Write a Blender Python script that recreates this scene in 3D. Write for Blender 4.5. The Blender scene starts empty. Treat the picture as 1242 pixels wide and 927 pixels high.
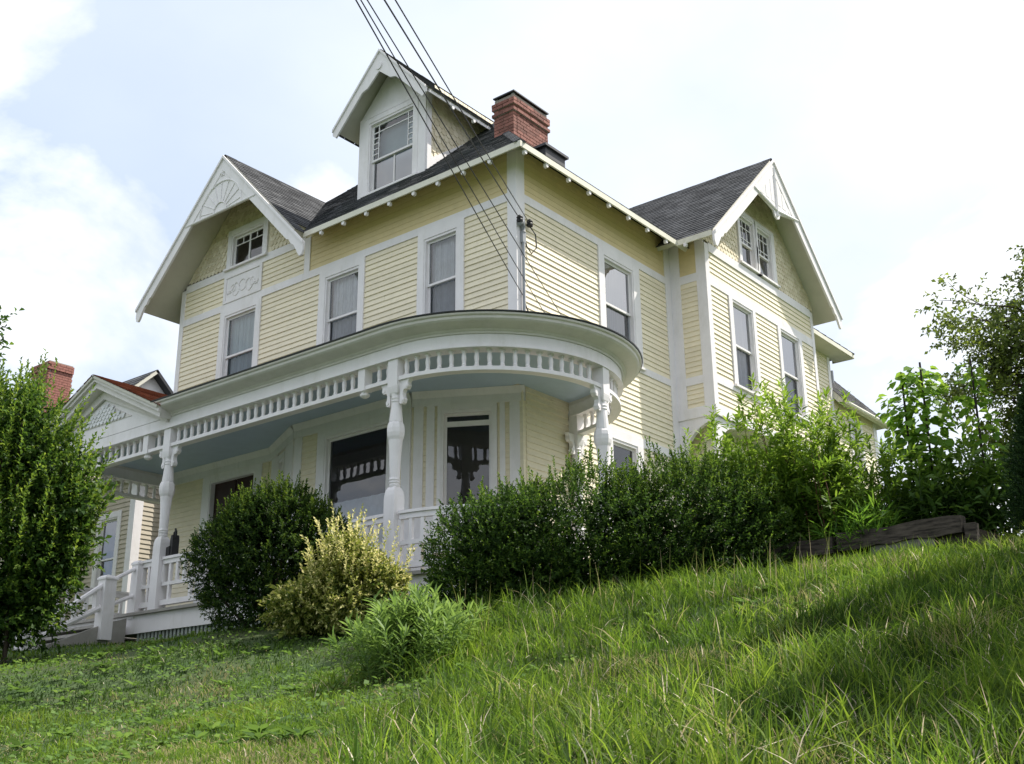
import bpy, math, random
import numpy as np
from mathutils import Matrix, Vector
random.seed(7); RNG = np.random.default_rng(7)
PI = math.pi
S = bpy.context.scene
COL = S.collection

# ------------------------------------------------------------------ camera
def cam_axes(yaw, pitch, roll):
    f = Vector((math.sin(yaw)*math.cos(pitch), math.cos(yaw)*math.cos(pitch), math.sin(pitch)))
    r = Vector((math.cos(yaw), -math.sin(yaw), 0)); u = r.cross(f)
    c, s = math.cos(roll), math.sin(roll)
    return r*c+u*s, u*c-r*s, f
CAM = Vector((11.308, -14.26, 1.6)); YAW = math.radians(-38.737)
cr, cu, cf = cam_axes(YAW, math.radians(18.668), math.radians(-.555))
cd = bpy.data.cameras.new('camera'); co = bpy.data.objects.new('camera', cd); COL.objects.link(co)
co.matrix_world = Matrix(((cr.x, cu.x, -cf.x, CAM.x), (cr.y, cu.y, -cf.y, CAM.y), (cr.z, cu.z, -cf.z, CAM.z), (0, 0, 0, 1)))
cd.sensor_width = 36; cd.lens = 1381.3/1242*36; cd.clip_start = .05; cd.clip_end = 3000
S.camera = co

# ------------------------------------------------------------------ light
SUN_AZ, SUN_EL = math.radians(58), math.radians(53)      # azimuth from +X towards +Y
sdir = Vector((math.cos(SUN_AZ)*math.cos(SUN_EL), math.sin(SUN_AZ)*math.cos(SUN_EL), math.sin(SUN_EL)))
sl = bpy.data.lights.new('sun', 'SUN'); sl.energy = 4.8; sl.angle = math.radians(.55); sl.color = (1, .95, .86)
so = bpy.data.objects.new('sun', sl); COL.objects.link(so); so.rotation_euler = sdir.to_track_quat('Z', 'Y').to_euler(); so.location = (20, 20, 30)

W = bpy.data.worlds.new('World'); S.world = W; W.use_nodes = True
nt = W.node_tree; N = nt.nodes; Lk = nt.links
for n in list(N): N.remove(n)
def node(t, **k):
    n = N.new(t)
    for a, b in k.items(): setattr(n, a, b)
    return n
out = node('ShaderNodeOutputWorld'); bg = node('ShaderNodeBackground'); bg.inputs[1].default_value = .1
sky = node('ShaderNodeTexSky', sky_type='NISHITA'); sky.sun_disc = False
sky.sun_elevation = SUN_EL; sky.sun_rotation = PI/2-SUN_AZ; sky.air_density = 1.2; sky.dust_density = 2.0
tc = node('ShaderNodeTexCoord'); sep = node('ShaderNodeSeparateXYZ'); Lk.new(tc.outputs['Generated'], sep.inputs[0])
ad = node('ShaderNodeMath', operation='ADD'); ad.inputs[1].default_value = .35; Lk.new(sep.outputs[2], ad.inputs[0])
mx = node('ShaderNodeMath', operation='MAXIMUM'); mx.inputs[1].default_value = .12; Lk.new(ad.outputs[0], mx.inputs[0])
dv = node('ShaderNodeVectorMath', operation='DIVIDE'); cmb = node('ShaderNodeCombineXYZ')
for i in range(3): Lk.new(mx.outputs[0], cmb.inputs[i])
Lk.new(tc.outputs['Generated'], dv.inputs[0]); Lk.new(cmb.outputs[0], dv.inputs[1])
ns = node('ShaderNodeTexNoise'); ns.inputs['Scale'].default_value = 2.1; ns.inputs['Detail'].default_value = 9; ns.inputs['Roughness'].default_value = .55; ns.inputs['Distortion'].default_value = .35
mp = node('ShaderNodeMapping'); mp.inputs['Location'].default_value = (2.3, 5.1, .7); Lk.new(dv.outputs[0], mp.inputs[0]); Lk.new(mp.outputs[0], ns.inputs['Vector'])
cr1 = node('ShaderNodeValToRGB'); cr1.color_ramp.elements[0].position = .43; cr1.color_ramp.elements[1].position = .60; Lk.new(ns.outputs['Fac'], cr1.inputs[0])
ns2 = node('ShaderNodeTexNoise'); ns2.inputs['Scale'].default_value = 2.6; ns2.inputs['Detail'].default_value = 6; Lk.new(dv.outputs[0], ns2.inputs['Vector'])
cr2 = node('ShaderNodeValToRGB'); cr2.color_ramp.elements[0].position = .3; cr2.color_ramp.elements[1].position = .65
cr2.color_ramp.elements[0].color = (7.2, 7.5, 8.2, 1); cr2.color_ramp.elements[1].color = (10.3, 10.3, 10.3, 1); Lk.new(ns2.outputs['Fac'], cr2.inputs[0])
# blue of the gaps: the Nishita sky paled by thin high cloud
hz = node('ShaderNodeMix', data_type='RGBA'); hz.inputs[0].default_value = .8; Lk.new(sky.outputs[0], hz.inputs[6]); hz.inputs[7].default_value = (4.7, 5.75, 7.5, 1)
# cloud brightens towards the sun
gm = node('ShaderNodeVectorMath', operation='DOT_PRODUCT'); Lk.new(tc.outputs['Generated'], gm.inputs[0]); gm.inputs[1].default_value = sdir
gr = node('ShaderNodeMapRange'); gr.inputs[1].default_value = .2; gr.inputs[2].default_value = .9; gr.inputs[3].default_value = 0; gr.inputs[4].default_value = .85; Lk.new(gm.outputs['Value'], gr.inputs[0])
am = node('ShaderNodeMath', operation='MAXIMUM'); Lk.new(cr1.outputs[0], am.inputs[0]); Lk.new(gr.outputs[0], am.inputs[1])
mix = node('ShaderNodeMix', data_type='RGBA'); Lk.new(am.outputs[0], mix.inputs[0]); Lk.new(hz.outputs[2], mix.inputs[6]); Lk.new(cr2.outputs[0], mix.inputs[7])
Lk.new(mix.outputs[2], bg.inputs[0]); Lk.new(bg.outputs[0], out.inputs[0])

S.view_settings.view_transform = 'Standard'; S.view_settings.look = 'None'; S.view_settings.gamma = 1; S.view_settings.exposure = 0.52

# ------------------------------------------------------------------ materials
MATS = {}
def new_mat(name):
    m = bpy.data.materials.new(name); m.use_nodes = True; MATS[name] = m
    nt = m.node_tree; p = nt.nodes['Principled BSDF']; return m, nt, p
def paint(name, c, rough=.5, var=.06, scale=3., rand=0., spec=.3, grain=True, stretch=(1, 1, 1), dirt=None):
    m, nt, p = new_mat(name); n = nt.nodes; l = nt.links
    p.inputs['Roughness'].default_value = rough; p.inputs['Specular IOR Level'].default_value = spec
    t = n.new('ShaderNodeTexCoord'); mp = n.new('ShaderNodeMapping'); mp.inputs['Scale'].default_value = stretch
    geo = n.new('ShaderNodeNewGeometry'); l.new(geo.outputs['Position'], mp.inputs[0])
    a = n.new('ShaderNodeTexNoise'); a.inputs['Scale'].default_value = scale; a.inputs['Detail'].default_value = 6; a.inputs['Roughness'].default_value = .65
    l.new(mp.outputs[0], a.inputs['Vector'])
    r = n.new('ShaderNodeMapRange'); r.inputs[1].default_value = .25; r.inputs[2].default_value = .75; r.inputs[3].default_value = 1-var*1.6; r.inputs[4].default_value = 1+var*.6
    l.new(a.outputs['Fac'], r.inputs[0])
    h = n.new('ShaderNodeHueSaturation'); h.inputs['Color'].default_value = (*c, 1)
    if rand:
        oi = n.new('ShaderNodeObjectInfo'); q = n.new('ShaderNodeMapRange'); q.inputs[3].default_value = 1-rand; q.inputs[4].default_value = 1+rand
        l.new(oi.outputs['Random'], q.inputs[0]); k = n.new('ShaderNodeMath'); k.operation = 'MULTIPLY'; l.new(q.outputs[0], k.inputs[0]); l.new(r.outputs[0], k.inputs[1]); l.new(k.outputs[0], h.inputs['Value'])
    else: l.new(r.outputs[0], h.inputs['Value'])
    src = h.outputs[0]
    if dirt:
        b = n.new('ShaderNodeTexNoise'); b.inputs['Scale'].default_value = 1.7; b.inputs['Detail'].default_value = 8; b.inputs['Roughness'].default_value = .75
        mp2 = n.new('ShaderNodeMapping'); mp2.inputs['Scale'].default_value = (2, 2, .6); l.new(geo.outputs['Position'], mp2.inputs[0]); l.new(mp2.outputs[0], b.inputs['Vector'])
        rr = n.new('ShaderNodeMapRange'); rr.inputs[1].default_value = .5; rr.inputs[2].default_value = .8; rr.inputs[4].default_value = dirt[1]; l.new(b.outputs['Fac'], rr.inputs[0])
        mm = n.new('ShaderNodeMix'); mm.data_type = 'RGBA'; l.new(rr.outputs[0], mm.inputs[0]); l.new(src, mm.inputs[6]); mm.inputs[7].default_value = (*dirt[0], 1); src = mm.outputs[2]
    l.new(src, p.inputs['Base Color'])
    if grain:
        bn = n.new('ShaderNodeBump'); bn.inputs['Strength'].default_value = .12; bn.inputs['Distance'].default_value = .01
        g = n.new('ShaderNodeTexNoise'); g.inputs['Scale'].default_value = 40; g.inputs['Detail'].default_value = 4; l.new(mp.outputs[0], g.inputs['Vector'])
        l.new(g.outputs['Fac'], bn.inputs['Height']); l.new(bn.outputs[0], p.inputs['Normal'])
    return m
def tinted(name, cols, rough=.6, spec=.3, trans=0., attr='tint', noise=0., bump=0., tsat=1.1, tval=1.9):
    m, nt, p = new_mat(name); n = nt.nodes; l = nt.links
    a = n.new('ShaderNodeAttribute'); a.attribute_name = attr
    r = n.new('ShaderNodeValToRGB'); e = r.color_ramp.elements
    while len(e) < len(cols): e.new(.5)
    for i, (ps, c) in enumerate(cols): e[i].position = ps; e[i].color = (*c, 1)
    l.new(a.outputs['Fac'], r.inputs[0]); src = r.outputs[0]
    if noise:
        geo = n.new('ShaderNodeNewGeometry'); b = n.new('ShaderNodeTexNoise'); b.inputs['Scale'].default_value = 1.3; b.inputs['Detail'].default_value = 5; l.new(geo.outputs['Position'], b.inputs['Vector'])
        q = n.new('ShaderNodeMapRange'); q.inputs[1].default_value = .3; q.inputs[2].default_value = .7; q.inputs[3].default_value = 1-noise; q.inputs[4].default_value = 1+noise; l.new(b.outputs['Fac'], q.inputs[0])
        h = n.new('ShaderNodeHueSaturation'); l.new(src, h.inputs['Color']); l.new(q.outputs[0], h.inputs['Value']); src = h.outputs[0]
    l.new(src, p.inputs['Base Color']); p.inputs['Roughness'].default_value = rough; p.inputs['Specular IOR Level'].default_value = spec
    if bump:
        geo = n.new('ShaderNodeNewGeometry'); b = n.new('ShaderNodeTexNoise'); b.inputs['Scale'].default_value = 60; b.inputs['Detail'].default_value = 3; l.new(geo.outputs['Position'], b.inputs['Vector'])
        bn = n.new('ShaderNodeBump'); bn.inputs['Strength'].default_value = bump; bn.inputs['Distance'].default_value = .01; l.new(b.outputs['Fac'], bn.inputs['Height']); l.new(bn.outputs[0], p.inputs['Normal'])
    if trans:
        o = n['Material Output']; t = n.new('ShaderNodeBsdfTranslucent'); mx = n.new('ShaderNodeMixShader'); mx.inputs[0].default_value = trans
        h = n.new('ShaderNodeHueSaturation'); h.inputs['Hue'].default_value = .485; h.inputs['Saturation'].default_value = tsat; h.inputs['Value'].default_value = tval; l.new(src, h.inputs['Color'])
        l.new(h.outputs[0], t.inputs['Color']); l.new(p.outputs[0], mx.inputs[1]); l.new(t.outputs[0], mx.inputs[2]); l.new(mx.outputs[0], o.inputs['Surface'])
    return m
def glass(name, tint, refl=.06, ior=1.7):
    m, nt, p = new_mat(name); n = nt.nodes; l = nt.links; n.remove(p); o = n['Material Output']
    t = n.new('ShaderNodeBsdfTransparent'); t.inputs[0].default_value = (*tint, 1)
    g = n.new('ShaderNodeBsdfGlossy'); g.inputs['Roughness'].default_value = .015; g.inputs[0].default_value = (.95, .97, 1, 1)
    f = n.new('ShaderNodeFresnel'); f.inputs[0].default_value = ior
    w = n.new('ShaderNodeTexNoise'); w.inputs['Scale'].default_value = 1.2; geo = n.new('ShaderNodeNewGeometry'); l.new(geo.outputs['Position'], w.inputs['Vector'])
    bn = n.new('ShaderNodeBump'); bn.inputs['Strength'].default_value = .05; bn.inputs['Distance'].default_value = .1; l.new(w.outputs['Fac'], bn.inputs['Height']); l.new(bn.outputs[0], g.inputs['Normal'])
    mx = n.new('ShaderNodeMixShader'); l.new(f.outputs[0], mx.inputs[0]); l.new(t.outputs[0], mx.inputs[1]); l.new(g.outputs[0], mx.inputs[2]); l.new(mx.outputs[0], o.inputs['Surface'])
    return m
WHITE = paint('white_paint', (.84, .805, .81), .45, .05, 2.5, dirt=((.56, .53, .46), .5))
CREAM = paint('cream_clapboard_paint', (.865, .775, .59), .55, .07, 5, rand=.055, stretch=(1, 1, 4), dirt=((.6, .53, .40), .25))
YELLOW = paint('yellow_shaded_frieze', (.74, .61, .34), .55, .06, 4)  # deeper than the clapboard cream: shade under the eave put into the colour
SOFFIT = paint('pale_soffit_paint', (.62, .60, .52), .6, .06, 3)
CREAMTRIM = paint('cream_trim_paint', (.76, .73, .62), .5, .06, 3, dirt=((.45, .42, .34), .4))
CORNICE = paint('grey_green_cornice_paint', (.74, .70, .67), .5, .08, 2.2, dirt=((.42, .42, .37), .4))
BLUE = paint('pale_blue_ceiling_paint', (.46, .56, .67), .5, .06, 3)
DECKP = paint('grey_deck_paint', (.35, .33, .3), .6, .15, 5)
SLATP = paint('weathered_slat', (.38, .42, .38), .7, .2, 6)
DARKMETAL = paint('dark_metal', (.035, .035, .04), .45, .2, 5, spec=.5)
GREYMETAL = paint('grey_galvanised_metal', (.32, .33, .35), .4, .15, 5, spec=.6)
BLACK = paint('black_plastic', (.015, .015, .015), .5, .2, 5)
DOORW = paint('dark_red_brown_door', (.035, .015, .012), .4, .2, 5)
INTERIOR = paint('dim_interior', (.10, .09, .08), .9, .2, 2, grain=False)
CURTAIN = paint('grey_lace_curtain', (.78, .79, .82), .9, .1, 8, grain=False)
SHADE = paint('blue_grey_roller_shade', (.5, .6, .63), .8, .05, 3, grain=False)
BRICK = paint('red_brick', (.29, .125, .10), .85, .3, 14, rand=.32, dirt=((.13, .075, .06), .55))
MORTAR = paint('lime_mortar', (.36, .31, .27), .9, .2, 9)
TIMBER = paint('weathered_dark_timber', (.085, .070, .056), .9, .7, 3.5, rand=.3, stretch=(1.2, 9, 9))
CONCRETE = paint('grey_concrete', (.24, .23, .2), .9, .2, 4)
SOIL = paint('dark_soil', (.05, .038, .025), .95, .3, 6)
BARK = paint('dark_bark', (.07, .052, .04), .9, .3, 14, stretch=(1, 1, .25))
STEMG = paint('green_stem', (.10, .16, .05), .7, .2, 8)
REDSTEM = paint('reddish_stem', (.16, .08, .05), .7, .2, 8)
STAKE = paint('dark_wooden_stake', (.04, .03, .03), .8, .2, 8)
GLASS = glass('window_glass', (.93, .94, .95), ior=1.75)
GLASSB = glass('porch_window_glass', (.75, .77, .8), ior=1.8)
GLASSM = glass('window_glass_mirror', (.4, .42, .45), ior=4.5)
GLASSD = glass('window_glass_reflective', (.55, .57, .6), ior=2.6)
SCREEN = glass('insect_screen_glass', (.62, .63, .66), ior=1.5)
NWALL = paint('neighbour_beige_clapboard', (.52, .46, .36), .6, .1, 4, rand=.05)
SHINGLE = tinted('grey_roof_shingle', [(0, (.05, .051, .056)), (.5, (.078, .08, .086)), (1, (.115, .116, .122))], .85, .25, noise=.2, bump=.35)
REDSH = tinted('red_brown_roof_shingle', [(0, (.17, .055, .03)), (.5, (.26, .085, .045)), (1, (.34, .13, .075))], .85, .2, noise=.2, bump=.3)
FISH = tinted('cream_fish_scale_shingle', [(0, (.64, .56, .40)), (1, (.80, .72, .55))], .6, .25)
FISHW = tinted('white_fish_scale_shingle', [(0, (.66, .66, .66)), (1, (.78, .78, .79))], .55, .3)

# ------------------------------------------------------------------ helpers
WM = {}
def place(o, parent=None, M=None):
    M = M or Matrix.Identity(4); COL.objects.link(o)
    if parent is not None:
        o.parent = parent; o.matrix_parent_inverse = WM[parent.name].inverted()
    o.matrix_basis = M; WM[o.name] = M.copy() if parent is None else M.copy()
    return o
def tag(o, label=None, cat=None, group=None, kind=None):
    for k, v in (('label', label), ('category', cat), ('group', group), ('kind', kind)):
        if v: o[k] = v
    return o
def empty(name, loc):
    o = bpy.data.objects.new(name, None); o.empty_display_size = .2
    return place(o, None, Matrix.Translation(loc))
class MB:
    def __init__(s): s.v = []; s.f = []; s.m = []; s.t = []
    def add(s, vs, fs, mi=0, tint=None):
        b = len(s.v); s.v += [tuple(v) for v in vs]; s.f += [tuple(i+b for i in f) for f in fs]; s.m += [mi]*len(fs); s.t += [tint if tint is not None else .5]*len(fs)
    def box(s, x0, x1, y0, y1, z0, z1, mi=0):
        s.add([(x0, y0, z0), (x1, y0, z0), (x1, y1, z0), (x0, y1, z0), (x0, y0, z1), (x1, y0, z1), (x1, y1, z1), (x0, y1, z1)],
              [(0, 3, 2, 1), (4, 5, 6, 7), (0, 1, 5, 4), (1, 2, 6, 5), (2, 3, 7, 6), (3, 0, 4, 7)], mi)
    def prism(s, poly, y0, y1, mi=0):      # poly of (x, z), counter-clockwise seen from -y
        n = len(poly); s.add([(x, y0, z) for x, z in poly]+[(x, y1, z) for x, z in poly],
              [tuple(range(n)), tuple(range(2*n-1, n-1, -1))]+[(i, i+n, (i+1) % n+n, (i+1) % n) for i in range(n)], mi)
    def hprism(s, poly, z0, z1, mi=0):     # poly of (x, y), counter-clockwise from above
        n = len(poly); s.add([(x, y, z0) for x, y in poly]+[(x, y, z1) for x, y in poly],
              [tuple(range(n-1, -1, -1)), tuple(range(n, 2*n))]+[(i, (i+1) % n, (i+1) % n+n, i+n) for i in range(n)], mi)
    def tube(s, pts, r, n=8, r2=None, mi=0):
        pts = [Vector(p) for p in pts]; k = len(pts); vs = []
        for i, p in enumerate(pts):
            d = (pts[min(i+1, k-1)]-pts[max(i-1, 0)]).normalized()
            a = d.cross(Vector((0, 0, 1)) if abs(d.z) < .9 else Vector((1, 0, 0))).normalized(); b = d.cross(a)
            rr = r if r2 is None else r+(r2-r)*i/(k-1)
            vs += [p+a*math.cos(2*PI*j/n)*rr+b*math.sin(2*PI*j/n)*rr for j in range(n)]
        fs = [(i*n+j, i*n+(j+1) % n, (i+1)*n+(j+1) % n, (i+1)*n+j) for i in range(k-1) for j in range(n)]
        fs += [tuple(range(n-1, -1, -1)), tuple(range((k-1)*n, k*n))]; s.add(vs, fs, mi)
    def lathe(s, prof, n=12, c=(0, 0), mi=0, rot=0.):
        vs = []
        for r, z in prof: vs += [(c[0]+r*math.cos(2*PI*j/n+rot), c[1]+r*math.sin(2*PI*j/n+rot), z) for j in range(n)]
        k = len(prof); fs = [(i*n+j, i*n+(j+1) % n, (i+1)*n+(j+1) % n, (i+1)*n+j) for i in range(k-1) for j in range(n)]
        fs += [tuple(range(n-1, -1, -1)), tuple(range((k-1)*n, k*n))]; s.add(vs, fs, mi)
    def sweep(s, path, prof, mi=0):        # path of (x, y, nx, ny); prof closed loop of (w out, z)
        k = len(prof); vs = []
        for x, y, nx, ny in path: vs += [(x+nx*w, y+ny*w, z) for w, z in prof]
        fs = [(i*k+j, (i+1)*k+j, (i+1)*k+(j+1) % k, i*k+(j+1) % k) for i in range(len(path)-1) for j in range(k)]
        fs += [tuple(range(k)), tuple(range((len(path)-1)*k+k-1, (len(path)-1)*k-1, -1))]; s.add(vs, fs, mi)
    def mesh(s, name, mats):
        me = bpy.data.meshes.new(name); me.from_pydata([tuple(v) for v in s.v], [], s.f)
        for m in (mats if isinstance(mats, (list, tuple)) else [mats]): me.materials.append(m)
        if any(s.m): me.polygons.foreach_set('material_index', s.m)
        if any(t != .5 for t in s.t):
            a = me.attributes.new('tint', 'FLOAT', 'FACE'); a.data.foreach_set('value', s.t)
        me.update(); return me
    def build(s, name, mats, parent=None, M=None, kind=None, smooth=False):
        me = s.mesh(name, mats)
        if smooth: me.polygons.foreach_set('use_smooth', [len(p.vertices) == 4 for p in me.polygons])
        return place(tag(bpy.data.objects.new(name, me), kind=kind), parent, M)
def inst(name, me, parent, M, kind=None): return place(tag(bpy.data.objects.new(name, me), kind=kind), parent, M)
def frame(o, u):       # local x along the wall, y inwards, z up
    u = Vector((u[0], u[1], 0)).normalized(); b = Vector((-u.y, u.x, 0))
    return Matrix(((u.x, b.x, 0, o[0]), (u.y, b.y, 0, o[1]), (0, 0, 1, o[2] if len(o) > 2 else 0), (0, 0, 0, 1)))
T = Matrix.Translation
FRONT = frame((0, 0), (1, 0)); RIGHT = frame((0, 0), (0, 1))
WX, WY0, WY1 = .857, 5.234, 10.43
WSIDE = frame((0, WY0), (1, 0)); WFACE = frame((WX, 0), (0, 1))

def grid_wall(mb, u0, u1, v0, v1, holes, y0=0., y1=.12):
    us = sorted({u0, u1, *[h[0] for h in holes], *[h[1] for h in holes]}); vs = sorted({v0, v1, *[h[2] for h in holes], *[h[3] for h in holes]})
    for i in range(len(us)-1):
        for j in range(len(vs)-1):
            a, b = (us[i]+us[i+1])/2, (vs[j]+vs[j+1])/2
            if any(h[0] < a < h[1] and h[2] < b < h[3] for h in holes): continue
            if a < u0 or a > u1 or b < v0 or b > v1: continue
            mb.box(us[i], us[i+1], y0, y1, vs[j], vs[j+1])

house = tag(empty('house', (-4.5, 4, 3.6)), 'cream and white Victorian house with round wraparound porch and gabled dormer', 'house')

# clapboards: one shared wedge, a row is one part
cb = MB(); EXPO = .108
cb.add([(0, -.025, 0), (1, -.025, 0), (1, -.005, EXPO+.006), (0, -.005, EXPO+.006), (0, .0, 0), (1, .0, 0), (1, .0, EXPO+.006), (0, .0, EXPO+.006)],
       [(0, 1, 2, 3), (0, 4, 5, 1), (3, 2, 6, 7), (0, 3, 7, 4), (1, 5, 6, 2)])
CLAP = cb.mesh('clapboard', CREAM)
NCL = [0]
def clap(parent, F, u0, u1, v0, v1, stuff=None):
    n = max(1, round((v1-v0)/EXPO)); h = (v1-v0)/n
    for i in range(n):
        if stuff is not None:
            z = v0+i*h; stuff.append((F, u0, u1, z, h)); continue
        cuts = [u0, u1]
        if u1-u0 > 1.2 and random.random() < .16: cuts = [u0, u0+(u1-u0)*random.uniform(.25, .75), u1]
        for q0, q1 in zip(cuts[:-1], cuts[1:]):
            jit = random.uniform(-.002, .002); g_ = .0 if q1 == u1 else .004; a_ = random.uniform(-.0012, .0012)
            inst('clapboard', CLAP, parent, F @ T((q0, jit, v0+i*h)) @ Matrix.Rotation(a_, 4, 'Y') @ Matrix.Diagonal((q1-q0-g_, 1, h/EXPO, 1))); NCL[0] += 1
def clap_joined(lst, parent, mat=CREAM):
    mb = MB()
    for F, u0, u1, z, h in lst:
        vs = [F @ Vector(p) for p in [(u0, -.024, z), (u1, -.024, z), (u1, -.006, z+h*1.05), (u0, -.006, z+h*1.05), (u0, 0, z), (u1, 0, z), (u1, 0, z+h*1.05), (u0, 0, z+h*1.05)]]
        mb.add(vs, [(0, 1, 2, 3), (0, 4, 5, 1), (3, 2, 6, 7), (0, 3, 7, 4), (1, 5, 6, 2)])
    return mb.build('clapboard_siding', mat, parent, kind='stuff')
def trim(F, name, boxes, mat=WHITE, parent=house, y=-.035):
    for b in boxes:
        mb = MB(); mb.box(b[0], b[1], y if len(b) < 5 else b[4], .0, b[2], b[3]); o = mb.build(name, mat, parent, F)
    return o

def window(F, u0, u1, v0, v1, cw=.16, head=.0, vm=None, sill=True, curtain=CURTAIN, grid=None, up_glass=GLASS, lo_glass=SCREEN, parent=house, cwr=None, single=False, transom=None, y=-.045, mull=None, casing=True, lowmat=None):
    cwr = cw if cwr is None else cwr; vm = vm if vm is not None else (v0+v1)/2
    mb = MB()
    if casing:
        mb.box(u0-cw, u0, y, .002, v0-.02, v1+head); mb.box(u1, u1+cwr, y, .002, v0-.02, v1+head)
        if head: mb.box(u0, u1, y+.002, .002, v1, v1+head)
    mb.box(u0, u0+.035, -.03, .12, v0, v1); mb.box(u1-.035, u1, -.03, .12, v0, v1); mb.box(u0+.035, u1-.035, -.028, .12, v1-.05, v1-.001)
    if sill: mb.box(u0-cw-.03, u1+cwr+.03, y-.05, .11, v0-.07, v0-.021)
    w = mb.build('window', WHITE, parent, F)
    a, b, st = u0+.035, u1-.035, .045
    def sash(z0, z1, yy, gl, bars=()):
        s = MB(); s.box(a, a+st, yy, yy+.03, z0, z1); s.box(b-st, b, yy, yy+.03, z0, z1); s.box(a+st, b-st, yy, yy+.03, z0, z0+st); s.box(a+st, b-st, yy, yy+.03, z1-st, z1)
        for k, p, q0, q1 in bars:
            if k == 'v': s.box(p-.011, p+.011, yy+.004, yy+.026, q0, q1)
            else: s.box(q0, q1, yy+.005, yy+.025, p-.011, p+.011)
        s.build('sash', lowmat if (lowmat and z0 == v0) else WHITE, w, F)
        g = MB(); g.add([(a+.02, yy+.016, z0+.02), (b-.02, yy+.016, z0+.02), (b-.02, yy+.016, z1-.02), (a+.02, yy+.016, z1-.02)], [(0, 1, 2, 3)]); g.build('pane', gl, w, F)
    if single: sash(v0, v1-.05, .03, up_glass, grid(a+st, b-st, v0+st, v1-.05-st) if grid else ())
    elif transom:
        sash(v0, transom, .045, lo_glass); sash(transom, v1-.05, .04, up_glass)
    else:
        sash(vm-.022, v1-.05, .03, up_glass, grid(a+st, b-st, vm+.023, v1-.05-st) if grid else ())
        sash(v0, vm+.022, .065, lo_glass, mull(a+st, b-st, v0+st, vm) if mull else ())
    if curtain:
        c = MB(); n = 60; vs = []
        for i in range(n+1):
            x = a+(b-a)*i/n; yy = .17+.018*math.sin(i*.9+u0*7)+.01*math.sin(i*2.3+u0)
            vs += [(x, yy, v0), (x, yy, v1)]
        c.add(vs, [(2*i, 2*i+2, 2*i+3, 2*i+1) for i in range(n)]); c.build('curtain', curtain, w, F)
    return w

# ------------------------------------------------------------------ house walls
ZF0, ZBAND, ZFR = 9.0, 11.2, 12.26        # second floor bottom, frieze band underside, wall plate
wf = MB()
FH = [(-8.2, -7.12, 9.05, 11.06), (-4.94, -3.95, 9.05, 11.06), (-2.2, -1.37, 9.05, 11.06)]
grid_wall(wf, -9.88, -.0, 7.72, ZFR, FH)
GH = (-8.14, -7.03, 12.2, 13.0)
# front gable triangle above
GC, GS = -7.65, 1.035
def gz(x): return 14.57-GS*abs(x-GC)-.16
for x0, x1 in ((-9.88, GH[0]), (GH[1], -5.5)):
    wf.prism([(x0, ZFR), (x1, ZFR), (x1, gz(x1)), (x0, gz(x0))] if x0 < GC else [(x0, ZFR), (x1, ZFR), (x1, max(ZFR+.001, gz(x1))), (x0, gz(x0))], 0, .12)
wf.prism([(GH[0], GH[3]), (GH[1], GH[3]), (GH[1], gz(GH[1])), (GC, gz(GC)), (GH[0], gz(GH[0]))], 0, .12)
wall_front = wf.build('wall', CREAM, house, FRONT)
wr = MB(); RH = [(2.68, 3.72, 9.05, 11.06), (2.74, 3.60, 5.6, 7.36)]
grid_wall(wr, .121, 13.3, 3.6, ZFR, RH); wall_right = wr.build('wall', CREAM, house, RIGHT)
ws = MB(); ws.box(.0, .735, 0, .12, 8.3, ZFR); wall_wing_side = ws.build('wall', CREAM, house, WSIDE)
wg = MB(); WH = [(6.27, 7.2, 9.1, 11.05), (8.54, 9.5, 9.1, 11.05), (6.92, 7.62, 12.12, 13.36), (7.76, 8.46, 12.12, 13.36)]
WC, WAP = 7.85, 14.95
grid_wall(wg, WY0+.0, WY1, 8.3, 12.02, WH[:2])
grid_wall(wg, WY0+.3, WY1-.3, 12.02, 12.12, []); 
def wz(y): return WAP-.96*abs(y-WC)-.14
for a, b in ((WY0, 6.92), (8.46, WY1)): wg.prism([(a, 12.12), (b, 12.12), (b, max(12.13, wz(b))), (a, max(12.13, wz(a)))], 0, .12)
wg.box(7.62, 7.76, 0, .12, 12.12, 13.36)
wg.prism([(6.92, 13.36), (8.46, 13.36), (8.46, wz(8.46)), (WC, wz(WC)), (6.92, wz(6.92))], 0, .12)
wall_wing = wg.build('wall', CREAM, house, WFACE)
# hidden sides, floor, so that the inside is dark
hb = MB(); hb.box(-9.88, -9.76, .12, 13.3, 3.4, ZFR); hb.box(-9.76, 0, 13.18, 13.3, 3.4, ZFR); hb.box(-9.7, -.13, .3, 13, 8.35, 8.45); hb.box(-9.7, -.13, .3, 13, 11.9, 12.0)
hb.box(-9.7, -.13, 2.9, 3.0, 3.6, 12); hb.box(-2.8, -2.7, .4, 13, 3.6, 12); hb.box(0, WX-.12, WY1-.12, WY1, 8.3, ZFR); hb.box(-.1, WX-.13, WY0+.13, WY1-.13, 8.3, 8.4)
hb.build('interior_partition', INTERIOR, house)

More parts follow.
